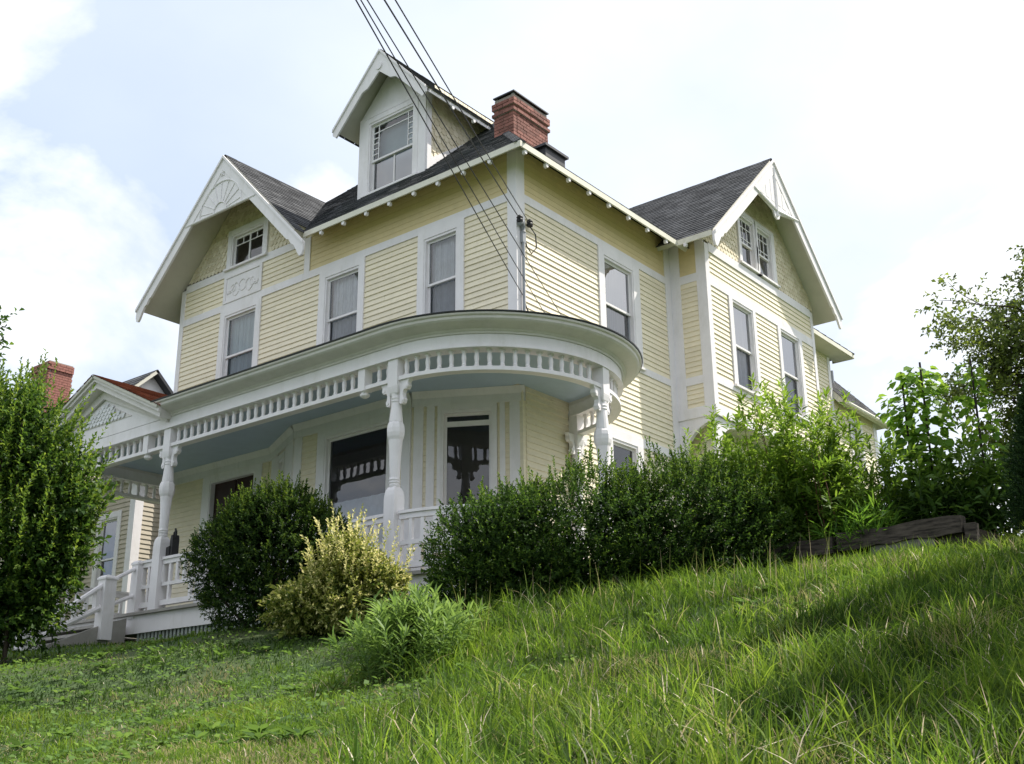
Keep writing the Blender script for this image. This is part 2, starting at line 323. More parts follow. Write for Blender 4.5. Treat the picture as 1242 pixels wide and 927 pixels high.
# first-floor bay behind the porch, canted both ends
ZD, ZC = 4.2, 7.72
BP = [(-9.88, 0), (-6.3, 0), (-4.75, -.75), (-1.72, -.75), (0, .2)]
fl = []
segs = [('a', BP[0], BP[1]), ('b', BP[1], BP[2]), ('c', BP[2], BP[3]), ('d', BP[3], BP[4])]
def seg(A, B): return frame(A, (B[0]-A[0], B[1]-A[1])), math.hypot(B[0]-A[0], B[1]-A[1])
for k, A, B in segs:
    F, L = seg(A, B); mb = MB()
    e = .004
    holes = {'a': [(1.6, 3.05, ZD, 7.36)], 'b': [(.62, .98, 5.2, 7.3)], 'c': [(.86, 2.48, 4.95, 7.34)], 'd': [(L*.262, L*.715, 5.0, 7.37)]}[k]
    grid_wall(mb, 0, L, 3.6, ZC, holes, 0, .1); w = mb.build('wall', CREAM, house, F)
    tb = [(0, L, 7.46, ZC, -.05)]
    if k == 'a':
        tb += [(0, .14, ZD, 7.46), (1.36, 1.6, ZD, 7.46), (3.05, 3.28, ZD, 7.46), (1.6, 3.05, 7.36, 7.46, -.033)]
        clap(w, F, .14, 1.36, ZD+.15, 7.46, fl); clap(w, F, 3.28, L-.1, ZD+.15, 7.46, fl)
    if k == 'b':
        tb += [(0.05, .5, ZD, 7.46), (1.1, L-.05, ZD, 7.46)]
    if k == 'c':
        tb += [(0.02, .22, ZD, 7.46), (L-.22, L-.02, ZD, 7.46)]
        clap(w, F, .22, .62, ZD+.15, 7.46, fl); clap(w, F, 2.72, L-.22, ZD+.15, 7.46, fl)
        tb += [(.3, .36, ZD, 5)]
    if k == 'd':
        tb += [(.03, .1*L, ZD, 7.46), (.13*L, .2*L, ZD, 7.46), (.86*L, L-.03, ZD, 7.46), (.775*L, .82*L, ZD, 7.46)]
        clap(w, F, .03, L*.225, ZD+.15, 7.46, fl); clap(w, F, L*.755, L-.03, ZD+.15, 7.46, fl)
    trim(F, 'trim_board', tb)
    if k == 'a':
        d = MB(); d.box(1.63, 2.31, .09, .13, ZD, 7.3); d.box(2.35, 3.02, .09, .13, ZD, 7.3)
        for x in (1.63, 2.35):
            for z0, z1 in ((4.35, 5.3), (5.42, 7.15)): d.box(x+.1, x+.57, .075, .092, z0, z1)
        dr = d.build('door', DOORW, house, F); kb = MB(); kb.lathe([(.012, 0), (.03, .02), (.03, .05), (.012, .06)], 8, (0, 0)); kb.build('door_knob', GREYMETAL, dr, F @ T((2.29, .05, 5.25)))
        j = MB(); j.box(1.58, 1.63, -.02, .14, ZD, 7.36); j.box(3.02, 3.07, -.02, .14, ZD, 7.36); j.box(1.63, 3.02, -.02, .14, 7.3, 7.36); j.build('door_frame', WHITE, house, F)
    if k == 'b': window(F, .62, .98, 5.2, 7.3, .1, .1, curtain=None)
    if k == 'c': 
        window(F, .86, 2.48, 4.95, 7.34, .2, .12, single=True, curtain=None, up_glass=GLASSB)
        lc = MB(); lc.add([(.9+1.54*i/40, .16+.012*math.sin(i*1.1), z) for i in range(41) for z in (4.95, 6.12)], [(2*i, 2*i+2, 2*i+3, 2*i+1) for i in range(40)]); lc.build('lower_curtain', CURTAIN, house, F)
    if k == 'd': window(F, L*.262, L*.715, 5.0, 7.37, .07, .09, transom=7.14, curtain=None, lo_glass=GLASSB, up_glass=GLASSB)
pb = MB(); pb.hprism([(-6.2, .1), (-4.75, -.5), (-1.8, -.5), (-.2, .3)][::1], 3.6, 3.7); pb.build('interior_floor', INTERIOR, house)

# second-floor trim and clapboards, front
trim(FRONT, 'corner_board', [(-9.885, -9.74, ZF0, 12.1), (-.17, .035, ZF0, ZFR, -.04)])
trim(RIGHT, 'corner_board', [(.0, .2, ZF0-1.2, ZFR, -.036), (4.99, 5.234, 5, ZFR, -.036)])
trim(WSIDE, 'corner_board', [(.036, .26, 8.3, ZFR), (.66, WX+.0, 8.3, ZFR)])
trim(WFACE, 'corner_board', [(WY0-.036, WY0+.13, 8.3, 12.0), (WY1-.13, WY1+.0, 8.3, 12.0)])
trim(FRONT, 'frieze_band', [(-9.74, -.17, ZBAND, 11.36, -.032)])
trim(FRONT, 'gable_band', [(-9.74, -5.63, 12.02, 12.2, -.033)])
trim(FRONT, 'trim_board', [(-5.63, -5.46, 11.36, 12.15, -.033)])
trim(RIGHT, 'frieze_band', [(.2, 4.99, ZBAND, 11.36, -.032), (.2, 4.99, 8.93, 9.07, -.032), (1.4, 4.99, 7.38, 7.56, -.032)])
trim(WSIDE, 'frieze_band', [(.26, .66, ZBAND-.02, 11.36, -.03), (.26, .66, 8.93, 9.1, -.03), (.0, WX, 8.22, 8.44, -.05)])
trim(WFACE, 'frieze_band', [(WY0+.13, WY1-.13, 11.08, 11.28, -.03), (WY0+.13, WY1-.13, 8.93, 9.06, -.03), (WY0-.03, WY1, 8.22, 8.42, -.05)])
trim(WFACE, 'gable_band', [(WY0+.13, WY1-.13, 11.84, 12.04, -.04)])
trim(FRONT, 'ornament_panel', [(-8.3, -7.0, 11.36, 12.02, -.03)])
W1 = (-8.36, -6.96); W2 = (-5.12, -3.80); W3 = (-2.36, -1.20)
for a, b in ((-9.74, W1[0]), (W1[1], W2[0]), (W2[1], W3[0]), (W3[1], -.17)): clap(wall_front, FRONT, a, b, ZF0, ZBAND)
clap(wall_front, FRONT, -9.74, -8.3, 11.36, 12.02); clap(wall_front, FRONT, -7.0, -5.63, 11.36, 12.02)
window(FRONT, -8.2, -7.12, 9.05, 11.06, .16, .14, vm=10.1, curtain=SHADE)
window(FRONT, -4.94, -3.95, 9.05, 11.06, .18, .14, vm=10.12, cwr=.15)
window(FRONT, -2.2, -1.37, 9.05, 11.06, .16, .14, vm=10.12, cwr=.17)
clap(wall_right, RIGHT, .2, 2.5, 9.07, ZBAND); clap(wall_right, RIGHT, 3.95, 4.99, 9.07, ZBAND); clap(wall_right, RIGHT, .9, 4.99, 7.56, 8.93)
clap(wall_right, RIGHT, .2, 1.4, 6.1, 8.93, fl); clap(wall_right, RIGHT, 1.4, 2.6, 4.9, 7.38, fl); clap(wall_right, RIGHT, 3.75, 4.99, 4.9, 7.38, fl); clap(wall_right, RIGHT, WY1+.2, 13.15, 9.0, 12.1, fl)
trim(RIGHT, 'corner_board', [(WY1, WY1+.2, 6, 12.2, -.036), (13.15, 13.3, 6, 12.2, -.036)])
window(RIGHT, 2.68, 3.72, 9.05, 11.06, .18, .14, vm=10.1, cwr=.23, curtain=SHADE, up_glass=GLASSM, lo_glass=GLASSD, lowmat=GREYMETAL)
window(RIGHT, 2.74, 3.60, 5.6, 7.36, .14, .02, vm=6.5, cwr=.2, curtain=None, lo_glass=GLASSD)
clap(wall_wing_side, WSIDE, .26, .66, 8.44, 8.93); clap(wall_wing_side, WSIDE, .26, .66, 9.1, ZBAND-.02)
clap(wall_wing, WFACE, WY0+.13, 6.1, 9.06, 11.08); clap(wall_wing, WFACE, 7.33, 8.41, 9.06, 11.08); clap(wall_wing, WFACE, 9.66, WY1-.13, 9.06, 11.08)
clap(wall_wing, WFACE, WY0+.13, WY1-.13, 11.28, 11.84); clap(wall_wing, WFACE, WY0+.13, WY1-.13, 8.42, 8.93)
window(WFACE, 6.27, 7.2, 9.1, 11.05, .15, .03, vm=10.05, cwr=.13, up_glass=GLASSM, curtain=CURTAIN)
window(WFACE, 8.54, 9.5, 9.1, 11.05, .13, .03, vm=10.05, cwr=.15, up_glass=GLASSM, curtain=CURTAIN)
def g_small(a, b, z0, z1):
    w = (b-a)/3
    return [('v', a+w, z0, z1), ('v', a+2*w, z0, z1), ('h', z1-.16, a, b), ('h', z0+.1, a, b)]
for h in WH[2:]: window(WFACE, h[0], h[1], h[2]+.02, h[3], .11, .1, vm=12.7, grid=g_small, curtain=None, cwr=.11 if h[0] < 7 else .16, lo_glass=GLASSD)
def g_gab(a, b, z0, z1):
    m = (a+b)/2; return [('v', m-.01, z0, z1), ('v', m+.015, z0, z1), ('h', z1-.15, a, b), ('v', a+(m-a)/2, z1-.15, z1), ('v', m+(b-m)/2, z1-.15, z1)]
window(FRONT, GH[0], GH[1], GH[2]+.02, GH[3], .14, .14, single=True, grid=g_gab, curtain=None, up_glass=GLASS)
clap_joined(fl, house); print('clapboards', NCL[0])
# frieze panels between band and eave (boards whose deeper yellow carries the eave shade)
def boards(F, u0, u1, v0, v1, mat, n, name='frieze_board'):
    h = (v1-v0)/n
    for i in range(n):
        mb = MB(); mb.add([(u0, -.016, v0+i*h), (u1, -.016, v0+i*h), (u1, -.008, v0+i*h+h+.003), (u0, -.008, v0+i*h+h+.003), (u0, 0, v0+i*h), (u1, 0, v0+i*h)], [(0, 1, 2, 3), (0, 4, 5, 1)]); mb.build(name, mat, house, F)
boards(FRONT, -5.46, -.17, 11.36, ZFR, YELLOW, 8); boards(RIGHT, .2, 4.99, 11.36, ZFR, YELLOW, 8); boards(WSIDE, .26, .66, 11.36, ZFR, YELLOW, 8)

# carved relief on the white panel below the gable window
orn = MB()
for cx, r in ((-7.65, .13), (-7.98, .085), (-7.32, .085)):
    orn.tube([(cx+r*math.cos(t), -.031, 11.68+r*math.sin(t)) for t in np.linspace(0, 2*PI*.94, 20)], .012, 6)
for s in (-1, 1):
    orn.tube([(GC+s*(.1+.46*t), -.036, 11.68+.1*math.sin(t*2*PI)) for t in np.linspace(0, 1, 16)], .011, 6)
    orn.tube([(GC+s*(.13+.4*t), -.036, 11.56-.08*math.sin(t*2*PI)) for t in np.linspace(0, 1, 12)], .009, 6)
orn.build('carved_scroll', WHITE, house)
fr = MB()
for b in ((-8.3, -7.0, 11.96, 12.02), (-8.3, -7.0, 11.36, 11.42), (-8.3, -8.22, 11.42, 11.96), (-7.08, -7.0, 11.42, 11.96)): fr.box(b[0], b[1], -.05, -.03, b[2], b[3])
fr.build('panel_frame', WHITE, house)

# fish-scale shingles
def fish(F, u0, u1, v0, v1, inside, mat, name='fish_scale_shingle', wd=.13, h=.115, parent=house):
    mb = MB(); r = 0; v = v0
    while v < v1:
        u = u0+(wd/2 if r % 2 else 0)
        while u < u1+wd:
            if inside(u, v+.02):
                w = wd*.47; t = random.random(); hh = h*1.25
                pts = [(u-w, v+.045), (u-w*.55, v+.008), (u, v-.004), (u+w*.55, v+.008), (u+w, v+.045), (u+w, v+hh), (u-w, v+hh)]
                dep = [-.02]*5+[-.006]*2; k = len(pts)
                mb.add([(p[0], d, p[1]) for p, d in zip(pts, dep)]+[(p[0], -.002, p[1]) for p in pts[:5]], [tuple(range(k))]+[(i, k+i, k+i+1, i+1) for i in range(4)], 0, t)
            u += wd
        v += h; r += 1
    return mb.build(name, mat, parent, F, kind='stuff')
fish(FRONT, -9.7, -5.6, 12.22, 14.4, lambda u, v: v+.1 < gz(u)+.02 and not (GH[0]-.2 < u < GH[1]+.2 and v < GH[3]+.12), FISH)
fish(WFACE, WY0, WY1, 12.06, 14.8, lambda u, v: v+.1 < wz(u)+.02 and not (6.78 < u < 8.62 and v < 13.44), FISH)

# wing underside with curved brackets, first-floor wall below it
wb = MB(); wb.box(.0, WX-.02, WY0+.02, WY1-.02, 8.24, 8.3); wb.build('wing_underside', SOFFIT, house)
def curve_bracket(F, u0, u1, z0, z1, y0, y1):
    pts = [(u0, z1), (u0, z0)]
    for t in np.linspace(0, 1, 10): pts.append((u0+.06+(u1-u0-.12)*(1-math.cos(t*PI/2)), z0+(z1-z0-.12)*math.sin(t*PI/2)))
    pts += [(u1, z1-.1), (u1, z1)]
    mb = MB(); mb.prism(pts, y0, y1); return mb.build('bracket', WHITE, house, F)
curve_bracket(WSIDE, .037, .85, 7.2, 8.22, -.02, .08); curve_bracket(WFACE @ T((0, -.01, 0)), WY0-.0, WY0+.9, 7.2, 8.22, .02, .1)
lw = MB(); lw.box(0, .3, .5, 4.7, 3.6, 8.24); lw.build('wall', CREAM, house, WSIDE)

# ------------------------------------------------------------------ roofs
def roof(pts, thick=.1, deckmat=SOFFIT, shmat=SHINGLE, expo=.14, tab=.3, parent=house, name='roof', sh=True, over=.03):
    P = [Vector(p) for p in pts]; u = (P[1]-P[0]).normalized()
    n = (P[1]-P[0]).cross(P[2]-P[0]).normalized()
    if n.z < 0: n = -n
    s = n.cross(u).normalized()
    if (sum((p for p in P[2:]), Vector())/len(P[2:])-P[0]).dot(s) < 0: s = -s
    mb = MB(); k = len(P); flip = (P[1]-P[0]).cross(P[2]-P[0]).dot(n) < 0
    top = list(range(k)); bot = list(range(2*k-1, k-1, -1)); sd = [(i, k+i, k+(i+1) % k, (i+1) % k) for i in range(k)]
    if flip: top = top[::-1]; bot = bot[::-1]; sd = [f[::-1] for f in sd]
    mb.add(P+[p-n*thick for p in P], [tuple(top), tuple(bot)]+sd)
    R = mb.build(name, deckmat, parent)
    if not sh: return R
    q = [((p-P[0]).dot(u), (p-P[0]).dot(s)) for p in P]; smax = max(b for a, b in q); sm = MB(); v = -over; r = 0
    while v < smax:
        def span(vv):
            vv = min(max(vv, .002), smax-.002); xs = []
            for i in range(k):
                (a0, b0), (a1, b1) = q[i], q[(i+1) % k]
                if (b0-vv)*(b1-vv) < 0: xs.append(a0+(a1-a0)*(vv-b0)/(b1-b0))
            return (min(xs)-over*.6, max(xs)+over*.6) if len(xs) >= 2 else None
        v2 = min(v+expo*1.1, smax+.01); s0, s1 = span(v), span(v2)
        if s0 and s1:
            lo, hi = min(s0[0], s1[0]), max(s0[1], s1[1]); x = lo-random.random()*tab
            while x < hi:
                xa, xb = x+.003, x+tab-.003; x += tab
                a, b, a2, b2 = max(xa, s0[0]), min(xb, s0[1]), max(xa, s1[0]), min(xb, s1[1])
                if b-a < .004 and b2-a2 < .004: continue
                b = max(a, b); b2 = max(a2, b2)
                t = random.random()**1.3; z0 = .016+random.uniform(0, .006)
                c = [P[0]+u*xx+s*vv+n*zz for xx, vv, zz in ((a, v, z0), (b, v, z0), (b2, v2, .005), (a2, v2, .005), (a, v, .001), (b, v, .001))]
                fs = [(0, 1, 2, 3), (0, 4, 5, 1)]
                if n.dot(u.cross(s)) < 0: fs = [f[::-1] for f in fs]
                sm.add(c, fs, 0, t)
        v += expo; r += 1
    sm.build('shingles', shmat, R, kind='stuff'); return R
TT, ZE = .96, 11.97
EX0, EX1, EY0, EY1 = -10.4, .5, -.5, 13.8; ZR = 15.2; INS = (ZR-ZE)/TT
a, b, c, d = (EX0, EY0, ZE), (EX1, EY0, ZE), (EX1, EY1, ZE), (EX0, EY1, ZE)
e, f, g, h = (EX0+INS, EY0+INS, ZR), (EX1-INS, EY0+INS, ZR), (EX1-INS, EY1-INS, ZR), (EX0+INS, EY1-INS, ZR)
roof([(-5.13, EY0, ZE), b, f, (EX0+INS, EY0+INS, ZR), (-7.4, EY0+(14.4-ZE)/TT, 14.4)], deckmat=CREAMTRIM); roof([b, c, g, f], deckmat=CREAMTRIM); roof([c, d, h, g], sh=False, deckmat=SHINGLE); roof([d, a, e, h], sh=False, deckmat=SHINGLE)
tp = MB(); tp.hprism([(e[0], e[1]), (f[0], f[1]), (g[0], g[1]), (h[0], h[1])], ZR-.1, ZR-.01); tp.build('roof_deck', SHINGLE, house)
cap = MB(); 
for p0, p1 in ((b, f), (e, f), (c, g)):
    p0, p1 = Vector(p0), Vector(p1); L = (p1-p0).length; n = int(L/.22)
    for i in range(n):
        q0, q1 = p0.lerp(p1, i/n), p0.lerp(p1, (i+1.1)/n); dd = (p1-p0).normalized(); sd = dd.cross(Vector((0, 0, 1))).normalized()
        up = Vector((0, 0, .03)); lo = Vector((0, 0, -.05)); cap.add([q0+sd*.12+lo+up*.6, q0+up*1.5, q0-sd*.12+lo+up*.6, q1+sd*.12+lo, q1+up, q1-sd*.12+lo], [(0, 3, 4, 1), (1, 4, 5, 2), (0, 1, 2)], 0, random.random())
cap.build('hip_cap_shingles', SHINGLE, house, kind='stuff')
# eave fascia, butted at the corner
FSB = []
class _FS:
    def box(s_, *a): m_ = MB(); m_.box(*a); m_.build('eave_fascia', CREAMTRIM, house)
fs = _FS(); fs.box(-5.13, EX1+.03, EY0-.03, EY0, ZE-.13, ZE-.015); fs.box(EX1, EX1+.03, EY0, 4.7, ZE-.13, ZE-.015); fs.box(EX1, EX1+.03, 11.0, EY1, ZE-.13, ZE-.015); fs.box(EX1-.6, EX1+.0, EY1, EY1+.03, ZE-.13, ZE-.015)
tl = MB(); tl.prism([(-.05, -.1), (.05, -.1), (.05, .1), (-.05, .1)], -.1, .3); TAIL = tl.mesh('rafter_tail', WHITE)
tl = MB(); tl.prism([(-.035, .0), (-.035, -.05), (-.02, -.075), (.02, -.075), (.035, -.05), (.035, 0)][::1], -.012, .05); TAIL = tl.mesh('rafter_tail', WHITE)
for x in (-4.62, -3.97, -3.33, -2.7, -2.06, -1.45, -.83, -.2): inst('rafter_tail', TAIL, house, T((x, EY0, ZE-.13)))
FR_ = frame((EX1, 0, ZE-.13), (0, 1))
for y in (-.35, .27, .95, 1.6, 2.26, 2.94, 3.63, 4.33): inst('rafter_tail', TAIL, house, FR_ @ T((y, 0, 0)))

# front gable (left)
GO = -.75
def verge(F, y0, c, zt, half, slope, wd, parent=house, mat=WHITE, tail=.12, th=.05, z_in=None, drop=.02):
    """bargeboards following the rake, with a scalloped tail, one per side"""
    for sgn in (-1, 1):
        L = half; w = wd; pts = []
        x0, z0 = c+sgn*half, zt-slope*half
        top = [(c, zt-drop), (x0, z0-drop)]
        cw = w*math.sqrt(1+slope*slope)
        low = [(x0, z0-drop-cw*.55), (x0-sgn*.04, z0-drop-cw*.82), (x0-sgn*.10, z0-drop-cw*.86), (x0-sgn*.15, z0-drop-cw*.70)]
        n = 4
        x = x0-sgn*.15; 
        low += [(x0-sgn*.22, zt-slope*(half-.22)-drop-cw*.98), (x0-sgn*.30, zt-slope*(half-.30)-drop-cw*.86), (x0-sgn*.38, zt-slope*(half-.38)-drop-cw*.98), (x0-sgn*.46, zt-slope*(half-.46)-drop-cw*.86), (x0-sgn*.52, zt-slope*(half-.52)-drop-cw)]
        low += [(c, zt-drop-cw)]
        poly = top+low
        if sgn > 0: poly = poly[::-1]
        mb = MB(); mb.prism(poly if sgn < 0 else poly, y0, y0+th)
        o = mb.build('bargeboard', mat, parent, F)
        rk = MB(); rk.prism([(c, zt+.0), (x0, z0+.0), (x0, z0-.07), (c, zt-.07)][::(1 if sgn < 0 else -1)], y0-.035, y0-.001); rk.build('rake_moulding', mat, o, F)
HG = 2.85; GE = 14.57
yb = 3.2
HR = 2.53
roof([(GC+HR, GO, GE-GS*HR), (GC+HR, -.47, GE-GS*HR), (GC, -.47, GE), (GC, GO, GE)], deckmat=SOFFIT)
roof([(GC+2.2, -.469, GE-GS*2.2), (GC+2.2, yb, GE-GS*2.2), (GC, yb, GE), (GC, -.469, GE)], deckmat=SOFFIT)
roof([(GC-HG, GO, GE-GS*HG), (GC-HG, 6, GE-GS*HG), (GC, 6, GE), (GC, GO, GE)], deckmat=SOFFIT)
verge(FRONT, GO-.04, GC, GE-.03, HG, GS, .24)
def apex_panel(F, y, c, zt, zb, slope, sun=True, parent=house, wd=.3):
    hw = (zt-zb)/slope; mb = MB(); mb.prism([(c-hw, zb), (c-hw*.25, zb-.0), (c+hw*.25, zb), (c+hw, zb), (c, zt)], y, y+.03); p = mb.build('apex_panel', WHITE, parent, F)
    if sun:
        s = MB(); R = hw*.56; zc = zb+.03
        s.tube([(c+R*math.cos(t), y-.004, zc+R*math.sin(t)) for t in np.linspace(0, PI, 25)], .02, 6)
        s.tube([(c+R*.3*math.cos(t), y-.012, zc+R*.3*math.sin(t)) for t in np.linspace(0, PI, 13)], .012, 6)
        for t in np.linspace(.15, PI-.15, 9): s.tube([(c+R*q*math.cos(t), y-.008, zc+R*q*math.sin(t)) for q in (.32, .96)], .007, 6)
        s.tube([(c-hw*.93, y-.01, zb+.015), (c+hw*.93, y-.01, zb+.015)], .025, 6)
        zz = zc+R+.2
        for k in range(5): s.tube([(c, y-.008, zz), (c+.085*math.sin(k*2*PI/5), y-.008, zz+.085*math.cos(k*2*PI/5))], .02, 5)
        s.build('sunburst_carving', WHITE, p, F)
    return p
apex_panel(FRONT, GO-.025, GC, GE-.08, 13.14, GS)
# side wing gable
WO = .5
EWY = 4.73
roof([(1.36-5.5, EWY, ZE-.005), (1.36, EWY, ZE-.005), (1.36, WC, WAP), (1.36-5.5, WC, WAP)], deckmat=SOFFIT)
roof([(1.36, 11.0, ZE-.03), (-4.14, 11.0, ZE-.03), (-4.14, WC, WAP), (1.36, WC, WAP)], deckmat=SOFFIT)
GW = frame((1.36, 0, 0), (0, 1))
verge(GW, -.04, WC, WAP-.03, 3.13, .955, .26)
ap = MB(); zb = 13.75; hw = (WAP-.1-zb)/.96
ap.prism([(WC-hw, zb), (WC-hw*.45, zb-.12), (WC-.16, zb-.2), (WC-.1, zb-.33), (WC, zb-.37), (WC+.1, zb-.33), (WC+.16, zb-.2), (WC+hw*.45, zb-.12), (WC+hw, zb), (WC, WAP-.1)], -.028, .01)
app = ap.build('apex_panel', WHITE, house, GW)
sg = MB()
for s in (-1, 1):
    for q, w in ((.14, .07), (.36, .08), (.6, .07)):
        x = WC+s*q*hw; zt = WAP-.35-abs(x-WC)*.96*1.05; sg.prism([(x-w, zb+.03), (x+w, zb+.03), (x+w, zt-.05), (x, zt+.03), (x-w, zt-.05)], -.034, -.0285)
sg.build('pierced_panel', WHITE, app, GW)
sk = MB(); sk.tube([(WC-hw*.95, -.04, zb+.0), (WC, -.04, zb-.16), (WC+hw*.95, -.04, zb)], .03, 6); sk.tube([(WC, -.04, zb-.3), (WC, -.04, WAP-.25)], .03, 6); sk.build('carved_rib', WHITE, app, GW)
wfa = MB(); wfa.box(EX1+.03, 1.34, EWY-.03, EWY-.001, ZE-.14, ZE-.02); wfa.build('eave_fascia', CREAMTRIM, house)
inst('rafter_tail', TAIL, house, T((.72, EWY-.03, ZE-.14)))
# rear eave corner soffit
rs = MB(); rs.box(-.02, EX1-.01, 11.05, EY1-.01, ZE-.125, ZE-.11); rs.build('soffit', SOFFIT, house)

# ------------------------------------------------------------------ dormer
DX0, DX1, DY = -4.74, -2.80, .6; DC = -3.78
dm = MB(); DH = (-4.44, -3.12, 13.02, 14.72)
DA = 16.1; DSL = 1.06
def dz(x): return DA-DSL*abs(x-DC)-.16
grid_wall(dm, DX0, DX1, 12.6, 14.8, [DH], 0, .1)
dm.prism([(DX0, 14.8), (DX1, 14.8), (DX1, max(14.81, dz(DX1))), (DC, dz(DC)), (DX0, max(14.81, dz(DX0)))], 0, .1)
FD = frame((0, DY), (1, 0)); dmo = dm.build('dormer_wall', WHITE, house, FD)
sd = MB(); sd.box(DX1-.1, DX1, DY+.1, 4.2, 12.7, 15.0); sd.box(DX0, DX0+.1, DY+.1, 4.2, 12.7, 15.0); sd.box(DX0, DX1, 4.2, 4.3, 12.7, 15.9); sd.build('dormer_wall', CREAM, house)
trim(FD, 'corner_board', [(DX0, DX0+.18, 12.8, 14.9), (DX1-.24, DX1+.01, 12.8, 14.9)], parent=dmo)
trim(FD, 'trim_board', [(DX0+.18, DX1-.24, 14.86, 14.96, -.03)], parent=dmo)
DR = frame((DX1, 0), (0, 1))
rk = MB(); rk.prism([(DY, 12.9), (DY+.15, 12.95), (3.0, 15.1-.35), (3.0, 15.1), (DY+.12, 13.36), (DY+.12, 14.9), (DY, 14.9)], -.04, 0); rk.build('trim_board', WHITE, dmo, DR)
fish(DR, DY+.15, 3.6, 12.9, 15.0, lambda u, v: v > ZE+TT*(u-EY0)-.05 and u > DY+.15, FISH, wd=.15, h=.13, parent=dmo)
def g_dorm(a, b, z0, z1):
    w = .15; bars = [('v', a+w, z0, z1), ('v', b-w, z0, z1), ('h', z1-.15, a, b)]
    for k in range(1, 5):
        z = z0+(z1-.15-z0)*k/5
        bars += [('h', z, a, a+w), ('h', z, b-w, b)]
    return bars
window(FD, DH[0], DH[1], DH[2]+.02, DH[3], .12, .12, vm=13.81, grid=g_dorm, mull=lambda a, b, z0, z1: [('v', (a+b)/2, z0, z1), ('v', (a+b)/2+.02, z0, z1)], curtain=None, parent=house, up_glass=GLASS, lo_glass=GLASSD)
cz = MB(); cz.add([(DH[0], DY+.3, 13), (DH[1], DY+.3, 13), (DH[1], DY+.3, 14.75), (DH[0], DY+.3, 14.75)], [(0, 1, 2, 3)]); cz.build('curtain', SHADE, house)
HD = 1.37
roof([(DC+HD, .2, DA-DSL*HD), (DC+HD, 4.6, DA-DSL*HD), (DC, 4.6, DA), (DC, .2, DA)], deckmat=SOFFIT, thick=.045, over=.05)
roof([(DC-HD, .2, DA-DSL*HD), (DC-HD, 4.6, DA-DSL*HD), (DC, 4.6, DA), (DC, .2, DA)], deckmat=SOFFIT, thick=.045, over=.05)
FV = frame((0, .2), (1, 0))
for sgn in (-1, 1):
    x0 = DC+sgn*HD; z0 = DA-DSL*HD-.02; cw = .26
    poly = [(DC, DA-.02), (x0, z0), (x0, z0-.12), (x0-sgn*.1, z0-.2), (DC+sgn*.5, DA-.02-DSL*.5-cw*1.25), (DC+sgn*.33, DA-.02-DSL*.33-cw*1.75), (DC, DA-.02-cw*2.0)]
    mb = MB(); mb.prism(poly[::(1 if sgn < 0 else -1)], -.04, .0); bo = mb.build('bargeboard', WHITE, dmo, FV)
    rk = MB(); rk.prism([(DC, DA), (x0, z0+.02), (x0, z0-.04), (DC, DA-.06)][::(1 if sgn < 0 else -1)], -.07, -.041); rk.build('rake_moulding', WHITE, bo, FV)
ro = MB(); ro.tube([(0, -.065, 0), (0, -.04, 0)], .085, 14); ro.build('rosette', WHITE, dmo, FV @ T((DC, 0, DA-.42)))
de = MB(); de.box(DC+HD-.02, DC+HD+.0, .25, 4.0, DA-DSL*HD-.11, DA-DSL*HD-.03); de.build('eave_fascia', WHITE, dmo)
FDT = frame((DC+HD, 0, DA-DSL*HD-.1), (0, 1))
for y in (.98, 1.65, 2.3): inst('rafter_tail', TAIL, dmo, FDT @ T((y, 0, 0)))

# ------------------------------------------------------------------ chimney, brick by brick
CX0, CX1, CY0, CY1 = -1.18, -.68, .82, 1.92; CZ0, CZ1 = 12.6, 14.02
ch = MB(); ch.box(CX0+.012, CX1-.012, CY0+.012, CY1-.012, CZ0, CZ1+.05)
for z in (13.68, 13.83): ch.box(CX0-.02, CX1+.02, CY0-.02, CY1+.02, z, z+.06)
chim = ch.build('chimney', MORTAR, house)
bk = MB(); bk.box(-.1, .1, -.05, .05, 0, .062); BK = bk.mesh('brick', BRICK)
def course(z, x0, x1, y0, y1, off, thick=False):
    n = max(2, round((x1-x0)/.25)); m = max(3, round((y1-y0)/.22))
    for yy, fl_ in ((y0, 1), (y1, 0)):
        if not fl_: continue
        w = (x1-x0)/n; xs = [x0+(i+.0)*w for i in range(n+1)] if not off else [x0]+[x0+(i+.5)*w for i in range(n)]+[x1]
        for i in range(len(xs)-1):
            L = xs[i+1]-xs[i]-.012; inst('brick', BK, chim, T(((xs[i]+xs[i+1])/2, yy+.05+random.uniform(-.003, .003), z)) @ Matrix.Diagonal((L/.2, 1, 1, 1)))
    w = (y1-y0-.1)/m; ys = [y0+.1+i*w for i in range(m+1)] if not off else [y0+.1]+[y0+.1+(i+.5)*w for i in range(m)]+[y1]
    for i in range(len(ys)-1):
        L = ys[i+1]-ys[i]-.012
        if L < .03: continue
        inst('brick', BK, chim, T((x1-.05+random.uniform(-.003, .003), (ys[i]+ys[i+1])/2, z)) @ Matrix.Rotation(PI/2, 4, 'Z') @ Matrix.Diagonal((L/.2, 1, 1, 1)))
z = 12.95; i = 0
while z < CZ1:
    g_ = .035 if 13.66 < z < 13.75 or z > 13.80 and z < 13.95 else 0.
    if z > 13.93: g_ = -.03
    course(z, CX0-g_, CX1+g_, CY0-g_, CY1+g_, i % 2); z += .074; i += 1
sl_ = MB(); sl_.box(CX0-.0, CX1+.03, CY0-.03, CY1+.0, CZ1+.08, CZ1+.105); sl_.build('chimney_cap', DARKMETAL, chim)
pg_ = MB()
for x, y in ((CX0+.05, CY0+.05), (CX1-.05, CY0+.05), (CX1-.05, CY1-.05), (CX0+.05, CY1-.05)): pg_.box(x-.03, x+.03, y-.03, y+.03, CZ1+.051, CZ1+.079)
pg_.build('cap_support', GREYMETAL, chim)
